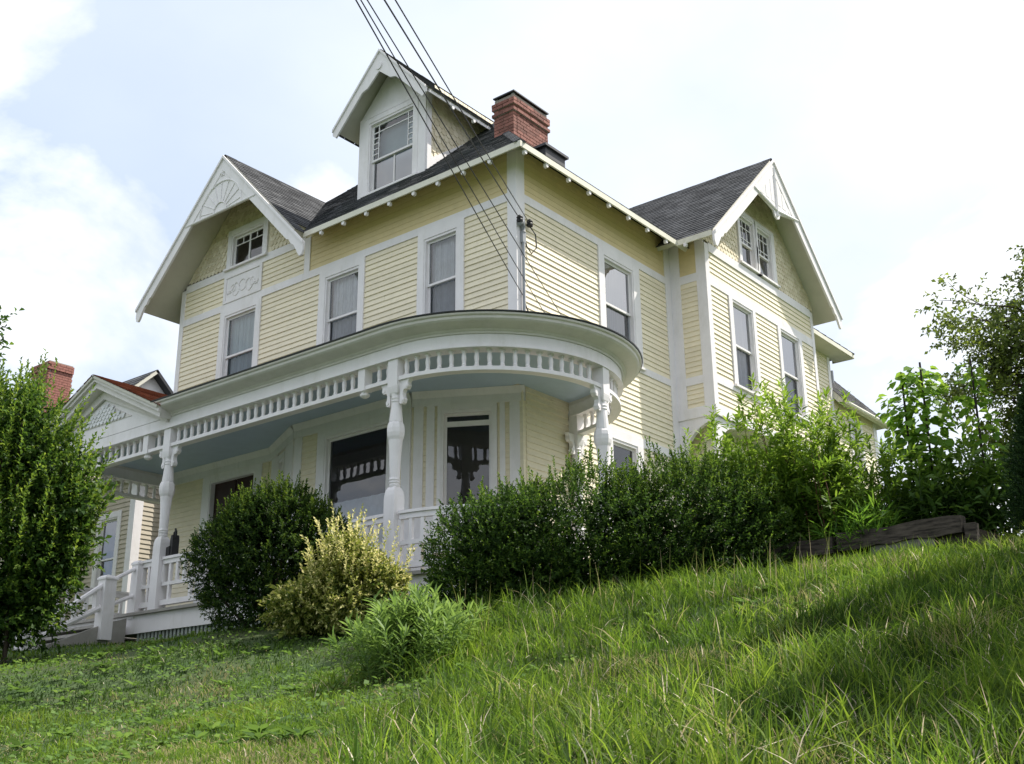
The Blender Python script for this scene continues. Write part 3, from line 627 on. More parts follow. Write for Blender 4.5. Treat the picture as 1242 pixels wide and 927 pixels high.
vt = MB(); vt.box(-.35, -.05, .98, 1.6, 12.4, 12.72); vt.box(-.4, .0, .92, 1.66, 12.72, 12.77); vt.build('roof_vent', DARKMETAL, house)

# rear ell
EL = MB(); grid_wall(EL, 13.31, 16.1, 3.6, 10.7, [(14.32, 14.95, 9.05, 10.3)]); el = EL.build('wall', CREAM, house, RIGHT)
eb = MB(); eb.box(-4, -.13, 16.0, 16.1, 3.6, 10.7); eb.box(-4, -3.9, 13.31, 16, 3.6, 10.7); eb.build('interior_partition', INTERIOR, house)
cl2 = []
for a_, b_ in ((13.4, 14.2), (15.1, 15.9)): clap(el, RIGHT, a_, b_, 8.5, 10.6, cl2)
clap(el, RIGHT, 14.2, 15.1, 7.5, 9.0, cl2); clap_joined(cl2, el)
window(RIGHT, 14.32, 14.95, 9.05, 10.3, .11, .1, curtain=None, lo_glass=GLASSD, up_glass=GLASSD)
trim(RIGHT, 'corner_board', [(15.9, 16.13, 5, 10.6, -.035)])
ez = 10.62; ex, ey = .3, 16.55
roof([(ex, 13.31, ez), (ex, ey, ez), (ex-1.5, ey-1.5, ez+1.8), (ex-1.5, 13.31, ez+1.8)], deckmat=CREAMTRIM, thick=.14)
roof([(ex-3, 13.31, ez), (ex-3, ey, ez), (ex-1.5, ey-1.5, ez+1.8), (ex-1.5, 13.31, ez+1.8)], deckmat=SHINGLE, sh=False)
roof([(ex, ey, ez), (ex-3, ey, ez), (ex-1.5, ey-1.5, ez+1.8)], deckmat=CREAMTRIM)
gt = MB(); gt.tube([(ex+.05, 13.4, ez-.06), (ex+.05, ey, ez-.06)], .05, 8); gt.build('gutter', CREAMTRIM, house)
vp = MB(); vp.tube([(-.55, 14.8, 11.2), (-.55, 14.8, 12.0)], .045, 8); vp.build('vent_pipe', GREYMETAL, house)

# ------------------------------------------------------------------ porch
PC, PR = (-.19, -.55), 2.2
XL = -10.05; PD = 2.75
def porch_path(off=0., x0=XL, arc1=None, n=36, left=True, dx=.5):
    p = []
    if left: p += [(x0-off, .0-.02, -1, 0), (x0-off, -PD-off, -1, 0)]; p[-1] = (x0-off, -PD-off, 0, 0)
    q = []
    x = x0-off
    a1 = arc1 if arc1 is not None else math.pi/2-math.acos(.19/PR*0+math.sin(math.asin(.19/PR)))
    for t in np.linspace(-PI/2, math.radians(84.0) if arc1 is None else arc1, n):
        q.append((PC[0]+(PR+off)*math.cos(t), PC[1]+(PR+off)*math.sin(t), math.cos(t), math.sin(t)))
    return q
ARC = porch_path()
def path_full(corner_left=True):
    p = []
    if corner_left: p += [(XL, -.02, -1, 0), (XL, -PD, -1, -1)]
    else: p += [(XL, -PD, 0, -1)]
    for x in np.linspace(XL+.3, PC[0]-.2, 18): p.append((x, -PD, 0, -1))
    return p+ARC
PF = path_full()
def tgt(x, y):
    return (min(max(x, -9.88), -.02), max(y, .02)) if y < .02 else (-.02, y)
# beam, rail, cornice
mb = MB(); mb.sweep(PF, [(0, 7.46), (0, 7.66), (-.22, 7.66), (-.22, 7.46)]); beam = mb.build('porch_beam', WHITE, house)
mb = MB(); mb.sweep(PF, [(.02, 7.452), (.02, 7.475), (-.24, 7.475), (-.24, 7.452)]); mb.build('beam_moulding', WHITE, beam)
mb = MB(); mb.sweep(PF, [(-.03, 7.11), (-.03, 7.17), (-.19, 7.17), (-.19, 7.11)]); frz = mb.build('spindle_frieze', WHITE, house)
prof = [(-.22, 7.662), (.02, 7.662), (.03, 7.69), (.05, 7.70), (.07, 7.72), (.12, 7.73), (.2, 7.752), (.26, 7.775), (.29, 7.80), (.30, 7.835), (.33, 7.85), (.34, 7.875), (.30, 7.885), (-.22, 7.885)]
# the cornice stops at the pediment; it is built in two runs
i0 = next(i for i, p in enumerate(PF) if p[0] > -5.95 and p[1] < -2)
CP = [(-6.0, -PD, 0, -1)]+PF[i0:]
mb = MB(); mb.sweep(CP, prof); cor = mb.build('porch_cornice', CORNICE, house, smooth=False)
mb = MB(); mb.sweep([(XL, -.02, -1, 0), (XL, -PD, -1, 0)], prof); mb.build('porch_cornice', CORNICE, house)
mb = MB(); mb.sweep(CP, [(.305, 7.886), (.355, 7.882), (.36, 7.90), (.2, 7.93), (.2, 7.886)]); mb.build('drip_edge', DARKMETAL, cor)
# roof skin and ceiling
rm = MB(); cm = MB()
for P0, P1 in zip(PF[1:-1], PF[2:]):
    o_ = .34 if P0[0] > -6.3 or P0[1] > -2 else -.08
    A = (P0[0]+P0[2]*o_, P0[1]+P0[3]*o_); B = (P1[0]+P1[2]*o_, P1[1]+P1[3]*o_); a_, b_ = tgt(P0[0], P0[1]), tgt(P1[0], P1[1])
    za, zb_ = 7.91+.2*math.hypot(A[0]-a_[0], A[1]-a_[1]), 7.91+.2*math.hypot(B[0]-b_[0], B[1]-b_[1])
    rm.add([(*A, 7.895), (*B, 7.895), (*b_, zb_), (*a_, za)], [(0, 1, 2, 3)], 0, random.random())
    c0 = (P0[0]-P0[2]*.1, P0[1]-P0[3]*.1); c1 = (P1[0]-P1[2]*.1, P1[1]-P1[3]*.1)
    cm.add([(*c0, ZC-.0), (*c1, ZC), (*b_, ZC), (*a_, ZC)], [(3, 2, 1, 0)])
rm.build('porch_roof', SHINGLE, house); cm.build('porch_ceiling', BLUE, house)
crn = MB()
for A, B in zip(BP[:-1], BP[1:]):
    F, L = seg(A, B)
    vs = [F @ Vector(p) for p in [(0, -.051, 7.6), (L, -.051, 7.6), (L, -.11, ZC-.003), (0, -.11, ZC-.003), (0, 0, ZC-.003), (L, 0, ZC-.003)]]; crn.add(vs, [(0, 1, 2, 3), (3, 2, 5, 4)])
crn.build('ceiling_moulding', WHITE, house)
# spindles
sp = MB(); sp.box(-.034, .034, -.034, .034, 7.17, 7.2); sp.box(-.034, .034, -.034, .034, 7.42, 7.46); sp.lathe([(.03, 7.2), (.036, 7.22), (.029, 7.24), (.037, 7.31), (.037, 7.34), (.029, 7.39), (.036, 7.405), (.03, 7.42)], 8); SPN = sp.mesh('spindle', WHITE)
COLX = [(-5.93, -2.64), (-.24, -2.64)]; a3 = math.radians(6)
C3 = (PC[0]+(PR-.1)*math.cos(a3), PC[1]+(PR-.1)*math.sin(a3))
def spindle(x, y): inst('spindle', SPN, frz, T((x, y, 0)))
x = XL+.22
while x < -.35:
    if all(abs(x-c) > .12 for c in (-5.93, -.24, -.92, -6.6, -9.4)): spindle(x, -PD+.11)
    x += .196
ta = -PI/2+.07
while ta < math.radians(80):
    if abs(ta-a3) > .07: spindle(PC[0]+(PR-.11)*math.cos(ta), PC[1]+(PR-.11)*math.sin(ta))
    ta += .2/PR
y = -2.45
while y < -.1: spindle(XL+.11, y); y += .2
# columns
def column(x, y, rot=0., br=True):
    M = T((x, y, 0)) @ Matrix.Rotation(rot, 4, 'Z')
    m = MB(); w = .108
    m.box(-w, w, -w, w, ZD, 4.9); m.box(-w*.985, w*.985, -w*.985, w*.985, 4.9, 5.30)
    m.lathe([(w*1.38, 5.30), (w*1.36, 5.36), (w*1.22, 5.43), (w*.95, 5.48), (.075, 5.5)], 4, rot=PI/4)
    m.lathe([(.075, 5.48), (.085, 5.52), (.075, 5.535), (.088, 5.56), (.075, 5.575), (.088, 5.60), (.076, 5.63), (.08, 5.72), (.088, 5.95), (.100, 6.12), (.107, 6.2)], 16)
    m.lathe([(.107, 6.2), (.128, 6.25), (.14, 6.31), (.14, 6.38), (.128, 6.44), (.10, 6.49)], 8, rot=PI/8)
    m.lathe([(.105, 6.48), (.098, 6.56), (.082, 6.72), (.076, 6.78), (.088, 6.80), (.076, 6.82), (.088, 6.85), (.076, 6.87), (.08, 6.92)], 16)
    c = m.build('column', WHITE, house, M)
    t = MB(); ww = .1; t.box(-ww, ww, -ww, ww, 7.02, 7.459); t.lathe([(ww*.7, 6.88), (ww*1.15, 6.93), (ww*1.36, 7.0), (ww*1.38, 7.02)], 4, rot=PI/4); t.build('column_cap', WHITE, c, M)
    for s in (-1, 1):
        b = MB(); pts = [(s*.1, 7.11), (s*.1, 6.76), (s*.135, 6.74), (s*.175, 6.76), (s*.19, 6.81), (s*.165, 6.86), (s*.16, 6.92), (s*.185, 6.965), (s*.24, 6.96), (s*.275, 7.0), (s*.265, 7.06), (s*.3, 7.11)]
        b.prism(pts[::(1 if s > 0 else -1)], -.04, .04); b.tube([(s*.232, -.048, 7.015), (s*.232, .048, 7.015)], .034, 10); b.tube([(s*.15, -.048, 6.8), (s*.15, .048, 6.8)], .028, 10); b.build('bracket', WHITE, c, M)
for cx, cy in COLX: column(cx, cy)
column(*C3, a3+PI/2); column(XL+.1, -PD+.1); column(-.3+.3+.1, 1.5, PI/2)
for dx in (-.92, -6.6, -9.4):
    p = MB(); p.box(-.075, .075, -.085, .075, 7.1, 7.459); p.lathe([(.03, 7.0), (.075, 7.03), (.08, 7.06), (.05, 7.08), (.06, 7.1)], 10); p.build('pendant_post', WHITE, frz, T((dx, -PD+.1, 0)))
# deck, skirt, slats
dk = MB()
for P0, P1 in zip(PF[1:-1], PF[2:]):
    a_, b_ = tgt(P0[0], P0[1]), tgt(P1[0], P1[1]); dk.add([(P0[0]+P0[2]*.06, P0[1]+P0[3]*.06, ZD), (P1[0]+P1[2]*.06, P1[1]+P1[3]*.06, ZD), (*b_, ZD), (*a_, ZD)], [(0, 1, 2, 3)])
deck = dk.build('porch_deck', DECKP, house)
mb = MB(); mb.sweep(PF, [(.07, 4.15), (.07, 4.199), (-.1, 4.199), (-.1, 4.15)]); mb.build('deck_nosing', DECKP, deck)
mb = MB(); mb.sweep(PF, [(.0, 3.84), (.0, 4.148), (-.04, 4.148), (-.04, 3.84)]); mb.build('porch_skirt', WHITE, house)
st = MB(); st.box(-.028, .028, -.01, .01, 3.2, 3.85); SLAT = st.mesh('slat', SLATP)
x = -6.3
while x < PC[0]: inst('slat', SLAT, house, T((x, -PD+.05, 0))); x += .105
ta = -PI/2
while ta < 0: inst('slat', SLAT, house, T((PC[0]+(PR-.05)*math.cos(ta), PC[1]+(PR-.05)*math.sin(ta), 0)) @ Matrix.Rotation(ta+PI/2, 4, 'Z')); ta += .105/PR
mb = MB(); mb.sweep([(-6.4, -PD, 0, -1)]+PF[i0:], [(-.3, 2.8), (-.3, 4.1), (-.4, 4.1), (-.4, 2.8)]); mb.build('crawlspace_wall', SOIL, house)
# railings
bl = MB(); bl.box(-.028, .028, -.028, .028, 0, 1); BAL = bl.mesh('baluster', WHITE)
def railing(path):
    r = MB(); r.sweep(path, [(.05, 5.07), (.05, 5.115), (-.07, 5.115), (-.07, 5.07)]); r.sweep(path, [(.025, 4.99), (.025, 5.069), (-.045, 5.069), (-.045, 4.99)])
    r.sweep(path, [(.02, 4.615), (.02, 4.675), (-.04, 4.675), (-.04, 4.615)]); r.sweep(path, [(.03, 4.28), (.03, 4.37), (-.05, 4.37), (-.05, 4.28)])
    ro_ = r.build('railing', WHITE, house); acc = 0; k = 0
    for P0, P1 in zip(path[:-1], path[1:]):
        L = math.hypot(P1[0]-P0[0], P1[1]-P0[1]); d = acc
        while d < L:
            q = d/L; xx, yy = P0[0]+(P1[0]-P0[0])*q-P0[2]*.01, P0[1]+(P1[1]-P0[1])*q-P0[3]*.01; an = math.atan2(P0[3], P0[2])
            inst('baluster', BAL, ro_, T((xx, yy, 4.676)) @ Matrix.Rotation(an, 4, 'Z') @ Matrix.Diagonal((1, 1, .313, 1)))
            if k % 3 == 1: inst('baluster', BAL, ro_, T((xx, yy, 4.371)) @ Matrix.Rotation(an, 4, 'Z') @ Matrix.Diagonal((1, 1, .243, 1)))
            k += 1; d += .2
        acc = d-L
ry = -PD+.1
railing([(-6.42, ry, 0, -1), (-6.06, ry, 0, -1)]); railing([(-5.8, ry, 0, -1), (-.37, ry, 0, -1)])
railing([(-.1, ry, 0, -1)]+[(PC[0]+(PR-.1)*math.cos(t), PC[1]+(PR-.1)*math.sin(t), math.cos(t), math.sin(t)) for t in np.linspace(-PI/2+.06, a3-.06, 24)])
railing([(XL+.1, -.2, -1, 0), (XL+.1, -PD+.25, -1, 0)])
# entrance pediment
PX, PHW, PZ, PSL = -8.05, 2.25, 8.86, .47
pm = MB(); pm.prism([(PX-PHW+.15, 7.67), (PX+PHW-.25, 7.67), (PX, 7.67+PSL*(PHW-.2))], -PD, -PD+.1); ped = pm.build('pediment', WHITE, house)
rp = MB(); rp.prism([(PX-.95, 7.93), (PX+.95, 7.93), (PX, 7.93+.44)], -PD-.012, -PD-.001); pnl = rp.build('pediment_panel', CORNICE, ped)
fish(frame((0, -PD-.014), (1, 0)), PX-1, PX+1, 7.94, 8.4, lambda u, v: v+.06 < 7.93+.44-abs(u-PX)*.463, FISHW, wd=.12, h=.075, parent=ped)
for s in (-1, 1):
    rc = MB(); yy0 = -PD-.34
    q = [(PX, PZ-.02), (PX+s*PHW, PZ-PSL*PHW-.02), (PX+s*PHW, PZ-PSL*PHW-.12), (PX, PZ-.12)]; rc.prism(q[::(1 if s < 0 else -1)], yy0+.04, yy0+.1)
    q = [(PX, PZ-.05), (PX+s*PHW, PZ-PSL*PHW-.05), (PX+s*(PHW-.05), PZ-PSL*PHW-.2), (PX, PZ-.24)]; rc.prism(q[::(1 if s < 0 else -1)], yy0+.1, -PD+.0)
    q = [(PX, PZ-.1), (PX+s*(PHW-.05), PZ-PSL*(PHW-.05)-.1), (PX+s*(PHW-.1), PZ-PSL*PHW-.24), (PX, PZ-.42)]; rc.prism(q[::(1 if s < 0 else -1)], -PD-.06, -PD-.0125)
    rc.build('raking_cornice', CORNICE, ped)
    if s > 0: roof([(PX+PHW, -PD-.34, PZ-PSL*PHW), (PX+PHW, -.0, PZ-PSL*PHW), (PX, 0, PZ), (PX, -PD-.34, PZ)], shmat=REDSH, deckmat=SOFFIT, thick=.05, parent=house, expo=.13, tab=.28)
    else: roof([(PX-PHW, 0, PZ-PSL*PHW), (PX-PHW, -PD-.34, PZ-PSL*PHW), (PX, -PD-.34, PZ), (PX, 0, PZ)], shmat=REDSH, deckmat=SOFFIT, thick=.05, parent=house, expo=.13, tab=.28)
# steps and stair rails
SX0, SX1 = -9.6, -6.5
for i in range(4):
    z1 = ZD-.02-.175*(i+1); s = MB(); s.box(SX0+.1, SX1-.1, -2.85-.33*(i+1), -2.8-.33*i-.05, z1-.05, z1); s.box(SX0+.1, SX1-.1, -2.82-.33*i-.03, -2.82-.33*i, z1-.5, z1-.05); s.build('stair_tread', DECKP, house)
def newel(x, y, z0, z1, w=.11):
    m = MB(); m.box(-w, w, -w, w, z0, z1); m.lathe([(w*1.65, z1), (w*1.65, z1+.03), (w*1.1, z1+.07), (w*.2, z1+.09)], 4, rot=PI/4); return m.build('newel_post', WHITE, house, T((x, y, 0)))
for sx in (SX1, SX0):
    if sx == SX1: newel(sx, -2.67, 4.1, 5.05, .095)
    newel(sx, -3.27, 3.7, 4.72); newel(sx, -4.62, 3.2, 3.78, .13)
    r = MB()
    for z0, z1, rr in ((4.66, 3.72, .045), (4.28, 3.56, .05)): r.tube([(sx, -3.3, z0), (sx, -4.58, z1)], rr, 8)
    for z0, z1 in ((4.98, 4.72), (4.5, 4.3)): r.tube([(sx, -2.75, z0), (sx, -3.2, z1)], .035, 8)
    for k in range(6):
        q = (k+.7)/6.4; yy = -3.3-1.28*q; r.box(sx-.03, sx+.03, yy-.03, yy+.03, 4.28-.72*q, 4.66-.94*q)
    rr_ = r.build('stair_railing', WHITE, house)
    sr = MB(); F = frame((sx, 0), (0, 1)); sr.prism([(-4.5, 3.25), (-2.85, 3.6), (-2.85, 4.1), (-3.2, 4.0), (-4.5, 3.45)], -.03, .03); sr.build('stair_stringer', DECKP, house, F)

# service mast on the corner
ms = MB(); ms.tube([(.075, .10, 8.95), (.075, .10, 10.6)], .028, 10); ms.tube([(.075, .1, 10.55), (.075, .1, 10.66), (.1, .02, 10.72), (.12, -.06, 10.66)], .045, 10)
mast = ms.build('service_mast', GREYMETAL, house)
iz = MB(); iz.lathe([(.02, -.05), (.055, -.04), (.06, 0), (.05, .02), (.06, .05), (.03, .09)], 10); INS_ = iz.mesh('insulator', BLACK)
for p in ((.12, -.05, 10.72), (.1, .26, 10.76)): inst('insulator', INS_, mast, T(p))
bx = MB(); bx.box(.038, .1, .06, .15, 10.35, 10.56); bx.build('cable_box', GREYMETAL, mast)
lp = MB(); lp.tube([(.1, .26, 10.72), (.12, .40, 10.6), (.12, .42, 10.35), (.1, .3, 10.2), (.09, .18, 10.3), (.08, .12, 10.5)], .012, 6); lp.build('drip_loop_cable', BLACK, mast); lp = MB(); lp.tube([(.075, .1, 9.25), (.09, .16, 9.1), (.1, .3, 8.95)], .012, 6); lp.build('ground_cable', BLACK, mast)

# the overhead wires
WIRES = [((4.65, -8.21, 8.37), (.06, .08, 9.35), .008, 'lowest thin overhead wire ending low on the corner conduit'),
         ((4.68, -8.17, 8.37), (.03, .82, 9.16), .007, 'overhead wire passing the corner and ending on the right wall nearer the corner'),
         ((4.72, -8.13, 8.38), (.03, 1.5, 9.15), .007, 'overhead wire passing the corner and ending on the right wall farthest from the corner'),
         ((4.83, -8.01, 8.39), (.12, -.06, 10.75), .0095, 'overhead service cable ending at the black insulator on the house corner'),
         ((4.90, -7.94, 8.40), (.1, .25, 10.78), .008, 'rightmost overhead wire ending at the insulator beside the weatherhead')]
for s0, e0, r, lab in WIRES:
    s0, e0 = Vector(s0), Vector(e0); s1 = e0+(s0-e0)*1.9; m = MB(); m.tube([s1.lerp(e0, t)-Vector((0, 0, .22*4*t*(1-t)*(1 if t else 0)))+Vector((0, 0, .22*4*.526*.474*math.sin(t*PI)*.9)) for t in np.linspace(0, 1, 24)], r, 6)
    tag(m.build('overhead_wire', BLACK), lab, 'wire', 'overhead wires running to the house corner')

# ------------------------------------------------------------------ small thing on the porch
bg_ = MB(); bg_.box(-.12, .05, -.08, .08, 0, .17); bg_.prism([(.0, .0), (.14, 0), (.14, .28), (.11, .36), (.04, .36), (.0, .28)], -.06, .06)
bg_.tube([(.02+.0, 0, .3), (.02, 0, .42), (.07, 0, .47), (.12, 0, .42), (.12, 0, .3)], .02, 8)
tag(bg_.build('bag', BLACK, None, T((-5.66, -2.6, 5.116)) @ Matrix.Rotation(-.3, 4, 'Z')), 'small black bag with a loop handle on the porch railing', 'bag')
# ------------------------------------------------------------------ terrain
def vnoise(x, y, seed=0):
    xi, yi = np.floor(x).astype(np.int64), np.floor(y).astype(np.int64); fx, fy = x-xi, y-yi
    fx, fy = fx*fx*(3-2*fx), fy*fy*(3-2*fy)
    def h(a, b): 
        n = (a*374761393+b*668265263+seed*1442695041) & 0x7fffffff; n = ((n ^ (n >> 13))*1274126177) & 0x7fffffff; return (n & 0xffff)/65535.
    return (h(xi, yi)*(1-fx)+h(xi+1, yi)*fx)*(1-fy)+(h(xi, yi+1)*(1-fx)+h(xi+1, yi+1)*fx)*fy
def fbm(x, y, seed=0): return sum(vnoise(x*2**k, y*2**k, seed+k)/2**k for k in range(4))/1.875
TP = np.array([(11.3, -14.26, .25), (14, -12.5, .3), (8, -15.5, .25), (5, -17, .2), (8.8, -11.15, 1.38), (6.45, -11.68, 1.38), (10.33, -10.8, 1.32), (6.9, -8.8, 1.85), (3.09, -7.73, 2.1), (-.2, -8.22, 2.25), (-4, -9.5, 2.3), (-9, -9, 2.6),
    (3.65, -4.76, 3.22), (4.2, -4.34, 3.22), (2.72, -4.77, 3.2), (2.5, -5.68, 2.64), (-2.04, -4.57, 3.34), (-.47, -4.65, 3.36), (1.11, -4.81, 3.06), (.72, -5.89, 2.82), (4.09, -6.77, 2.4), (-3, -5.08, 3.17), (-6.9, -4.83, 3.42), (-10, -4.8, 3.45), (-4.35, -3.5, 3.52), (9.6, -8., 2.0), (8.18, -2.16, 3.6), (7.07, -2.4, 3.58), (5.25, -2.19, 3.6), (4.78, -3.6, 3.42), (11, -3, 3.55), (13, -7, 2.4),
    (0, -2.6, 3.6), (2.5, -1.5, 3.7), (5, 2, 3.95), (8, 2, 3.95), (3, 8, 4.1), (10, 10, 4.2), (-12, 0, 3.6), (-20, -3, 3.6), (-20, 4, 3.7), (-28, 0, 3.7), (-5, 3, 3.8), (15, 3, 3.9), (20, -5, 3.0), (18, -14, .6), (-15, -10, 2.6), (-25, -10, 2.7), (-10, -18, .4), (0, -20, 0)])
def tps_fit(P):
    n = len(P); d = np.hypot(P[:, None, 0]-P[None, :, 0], P[:, None, 1]-P[None, :, 1]); K = np.where(d > 0, d*d*np.log(d+1e-9), 0)+np.eye(n)*.12
    A = np.zeros((n+3, n+3)); A[:n, :n] = K; A[:n, n] = 1; A[:n, n+1:] = P[:, :2]; A[n, :n] = 1; A[n+1:, :n] = P[:, :2].T
    return np.linalg.solve(A, np.r_[P[:, 2], 0, 0, 0])
TPW = tps_fit(TP)
def ground(x, y):
    x, y = np.atleast_1d(np.asarray(x, float)), np.atleast_1d(np.asarray(y, float)); xc, yc = np.clip(x, -28, 20), np.clip(y, -20, 10)
    z = TPW[-3]+TPW[-2]*xc+TPW[-1]*yc
    for (px, py, _), w in zip(TP, TPW[:-3]):
        d2 = (xc-px)**2+(yc-py)**2; z += w*.5*d2*np.log(d2+1e-9)
    fade = np.clip(1-(np.hypot(x-xc, y-yc))/40, 0, 1)
    return np.clip(z, -.3, 4.4)*fade+np.where(y > 0, 4., .2)*(1-fade)+.05*(fbm(x*.7, y*.7, 5)-.5)
gx = np.unique(np.r_[np.linspace(-900, -60, 14), np.linspace(-60, -28, 12), np.linspace(-28, 22, 126), np.linspace(22, 60, 12), np.linspace(60, 900, 14)])
gy = np.unique(np.r_[np.linspace(-900, -60, 14), np.linspace(-60, -22, 12), np.linspace(-22, 16, 96), np.linspace(16, 60, 14), np.linspace(60, 900, 14)])
GXX, GYY = np.meshgrid(gx, gy); GZ = ground(GXX.ravel(), GYY.ravel()); nx, ny = len(gx), len(gy)
me = bpy.data.meshes.new('lawn'); vs = np.c_[GXX.ravel(), GYY.ravel(), GZ]
idx = (np.arange(ny-1)[:, None]*nx+np.arange(nx-1)[None]).ravel()
me.from_pydata(vs.tolist(), [], np.c_[idx, idx+1, idx+nx+1, idx+nx].tolist()); me.polygons.foreach_set('use_smooth', [True]*len(me.polygons))
m, nt_, p_ = new_mat('lawn_soil_and_thatch'); n_ = nt_.nodes; l_ = nt_.links; geo_ = n_.new('ShaderNodeNewGeometry')
a_ = n_.new('ShaderNodeTexNoise'); a_.inputs['Scale'].default_value = .9; a_.inputs['Detail'].default_value = 8; a_.inputs['Roughness'].default_value = .7; l_.new(geo_.outputs['Position'], a_.inputs['Vector'])
r_ = n_.new('ShaderNodeValToRGB'); r_.color_ramp.elements[0].position = .35; r_.color_ramp.elements[0].color = (.05, .065, .018, 1); r_.color_ramp.elements[1].position = .68; r_.color_ramp.elements[1].color = (.035, .085, .014, 1); l_.new(a_.outputs['Fac'], r_.inputs[0]); l_.new(r_.outputs[0], p_.inputs['Base Color']); p_.inputs['Roughness'].default_value = .95
me.materials.append(m); tag(place(bpy.data.objects.new('lawn', me)), kind='structure')

# ------------------------------------------------------------------ leaves
def nrm(v): return v/np.maximum(np.linalg.norm(v, axis=-1, keepdims=True), 1e-9)
def leaf_arrays(pos, d, nrml, L, Wd, fold=.25, curl=.15, six=False):
    """pos (n,3) base, d axis, nrml; two triangles hinged at the midrib (or a pointed six-corner leaf)"""
    s = np.cross(d, nrml); L = L[:, None]; Wd = Wd[:, None]
    b = pos; t = pos+d*L-nrml*L*curl
    if not six:
        mid = pos+d*L*.5; l = mid+s*Wd*.5+nrml*Wd*fold; r = mid-s*Wd*.5+nrml*Wd*fold
        return np.stack([b, r, t, l], 1)
    m1 = pos+d*L*.3; m2 = pos+d*L*.68-nrml*L*curl*.4
    return np.stack([b, m1-s*Wd*.45+nrml*Wd*fold, m2-s*Wd*.42+nrml*Wd*fold, t, m2+s*Wd*.42+nrml*Wd*fold, m1+s*Wd*.45+nrml*Wd*fold], 1)
def polys_obj(name, Q, tint, mat, parent=None, kind=None, M=None):
    n, k = Q.shape[:2]; me = bpy.data.meshes.new(name); me.vertices.add(n*k); me.vertices.foreach_set('co', Q.reshape(-1).astype(np.float32))
    me.loops.add(n*k); me.loops.foreach_set('vertex_index', np.arange(n*k, dtype=np.int32)); me.polygons.add(n)
    me.polygons.foreach_set('loop_start', np.arange(0, n*k, k, dtype=np.int32)); me.polygons.foreach_set('loop_total', np.full(n, k, dtype=np.int32))
    a = me.attributes.new('tint', 'FLOAT', 'FACE'); a.data.foreach_set('value', np.clip(tint, 0, 1).astype(np.float32)); me.materials.append(mat); me.update(calc_edges=True)
    return place(tag(bpy.data.objects.new(name, me), kind=kind), parent, M)
def sprigs(base, d, ln, nl, L, Wd, phi=.9, droop=.0, six=False, fold=.25, curl=.15, tipbias=0., pair=False):
    """leaves set along short twigs; base, d (s,3); returns polygons and sprig index"""
    s = len(base); d = nrm(d); a = nrm(np.cross(d, RNG.normal(size=(s, 3)))); b = np.cross(d, a)
    k = np.arange(nl); t = (k+.6)/nl if not pair else ((k//2)+.8)/(nl/2)
    t = t**(1-tipbias); th = k*2.4 if not pair else k*PI+(k//2)*.0
    ph = phi*(1-.55*t) if not pair else np.full(nl, phi)
    TH = th[None, :]+RNG.uniform(0, 6.28, (s, 1))*(0 if pair else 1)+RNG.normal(0, .25, (s, nl)); PH = ph[None]+RNG.normal(0, .18, (s, nl))
    rad = a[:, None]*np.cos(TH)[..., None]+b[:, None]*np.sin(TH)[..., None]
    ld = nrm(d[:, None]*np.cos(PH)[..., None]+rad*np.sin(PH)[..., None]+np.array([0, 0, -droop]))
    pos = base[:, None]+d[:, None]*(ln[:, None, None]*t[None, :, None])-np.array([0, 0, 1.])*(droop*ln[:, None, None]*(t**2)[None, :, None]*.6)
    up = d[:, None]*.6-rad*.4+np.array([0, 0, .7])+RNG.normal(0, .3, (s, nl, 3)); nn = nrm(up-ld*(up*ld).sum(-1, keepdims=True))
    sz = RNG.uniform(.7, 1.15, (s, nl))
    Q = leaf_arrays(pos.reshape(-1, 3), ld.reshape(-1, 3), nn.reshape(-1, 3), (L*sz).ravel(), (Wd*sz).ravel(), fold, curl, six)
    return Q, np.repeat(np.arange(s), nl), t[None].repeat(s, 0).ravel()
def ell_surface(blobs, n, depth=.12, lump=.12, seed=1, zmin=-1.):
    """points near the skin of a union of ellipsoids; returns points, outward normals"""
    P, Nn = [], []; area = np.array([b[3]*b[4]+b[3]*b[5]+b[4]*b[5] for b in blobs]); cnt = (n*area/area.sum()*1.6).astype(int)
    for i, b in enumerate(blobs):
        v = nrm(RNG.normal(size=(cnt[i], 3))); v = v[v[:, 2] > zmin]; r = np.array(b[3:6])
        q = 1+lump*2*(fbm(v[:, 0]*2.2+b[0]+7, v[:, 1]*2.2+v[:, 2]*1.7+b[1], seed)-.5)-np.abs(RNG.normal(0, depth, len(v)))
        p = np.array(b[:3])+v*r*q[:, None]; keep = np.ones(len(p), bool)
        for j, c in enumerate(blobs):
            if j != i: keep &= (((p-np.array(c[:3]))/np.array(c[3:6]))**2).sum(1) > .74
        P.append(p[keep]); Nn.append(nrm(v/r)[keep])
    return np.concatenate(P), np.concatenate(Nn)
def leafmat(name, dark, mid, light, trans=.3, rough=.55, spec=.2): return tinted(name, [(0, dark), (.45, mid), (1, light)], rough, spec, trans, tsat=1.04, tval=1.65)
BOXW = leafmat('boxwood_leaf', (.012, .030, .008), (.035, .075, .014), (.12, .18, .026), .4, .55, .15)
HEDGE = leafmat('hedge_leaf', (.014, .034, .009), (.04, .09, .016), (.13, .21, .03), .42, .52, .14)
VARI = leafmat('variegated_leaf', (.05, .09, .018), (.22, .26, .05), (.68, .64, .30), .38)
HERB = leafmat('bright_herb_leaf', (.06, .115, .026), (.11, .20, .042), (.21, .32, .085), .42, .5)
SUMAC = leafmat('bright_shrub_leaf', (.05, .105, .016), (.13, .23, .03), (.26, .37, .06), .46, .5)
SMALLT = leafmat('small_tree_leaf', (.022, .052, .012), (.065, .135, .02), (.20, .29, .045), .42, .5)
TREEL = leafmat('branch_leaf', (.05, .07, .022), (.10, .15, .03), (.25, .33, .05), .45, .5)
GARD = leafmat('garden_leaf', (.024, .055, .013), (.06, .125, .02), (.17, .27, .04), .4, .45)
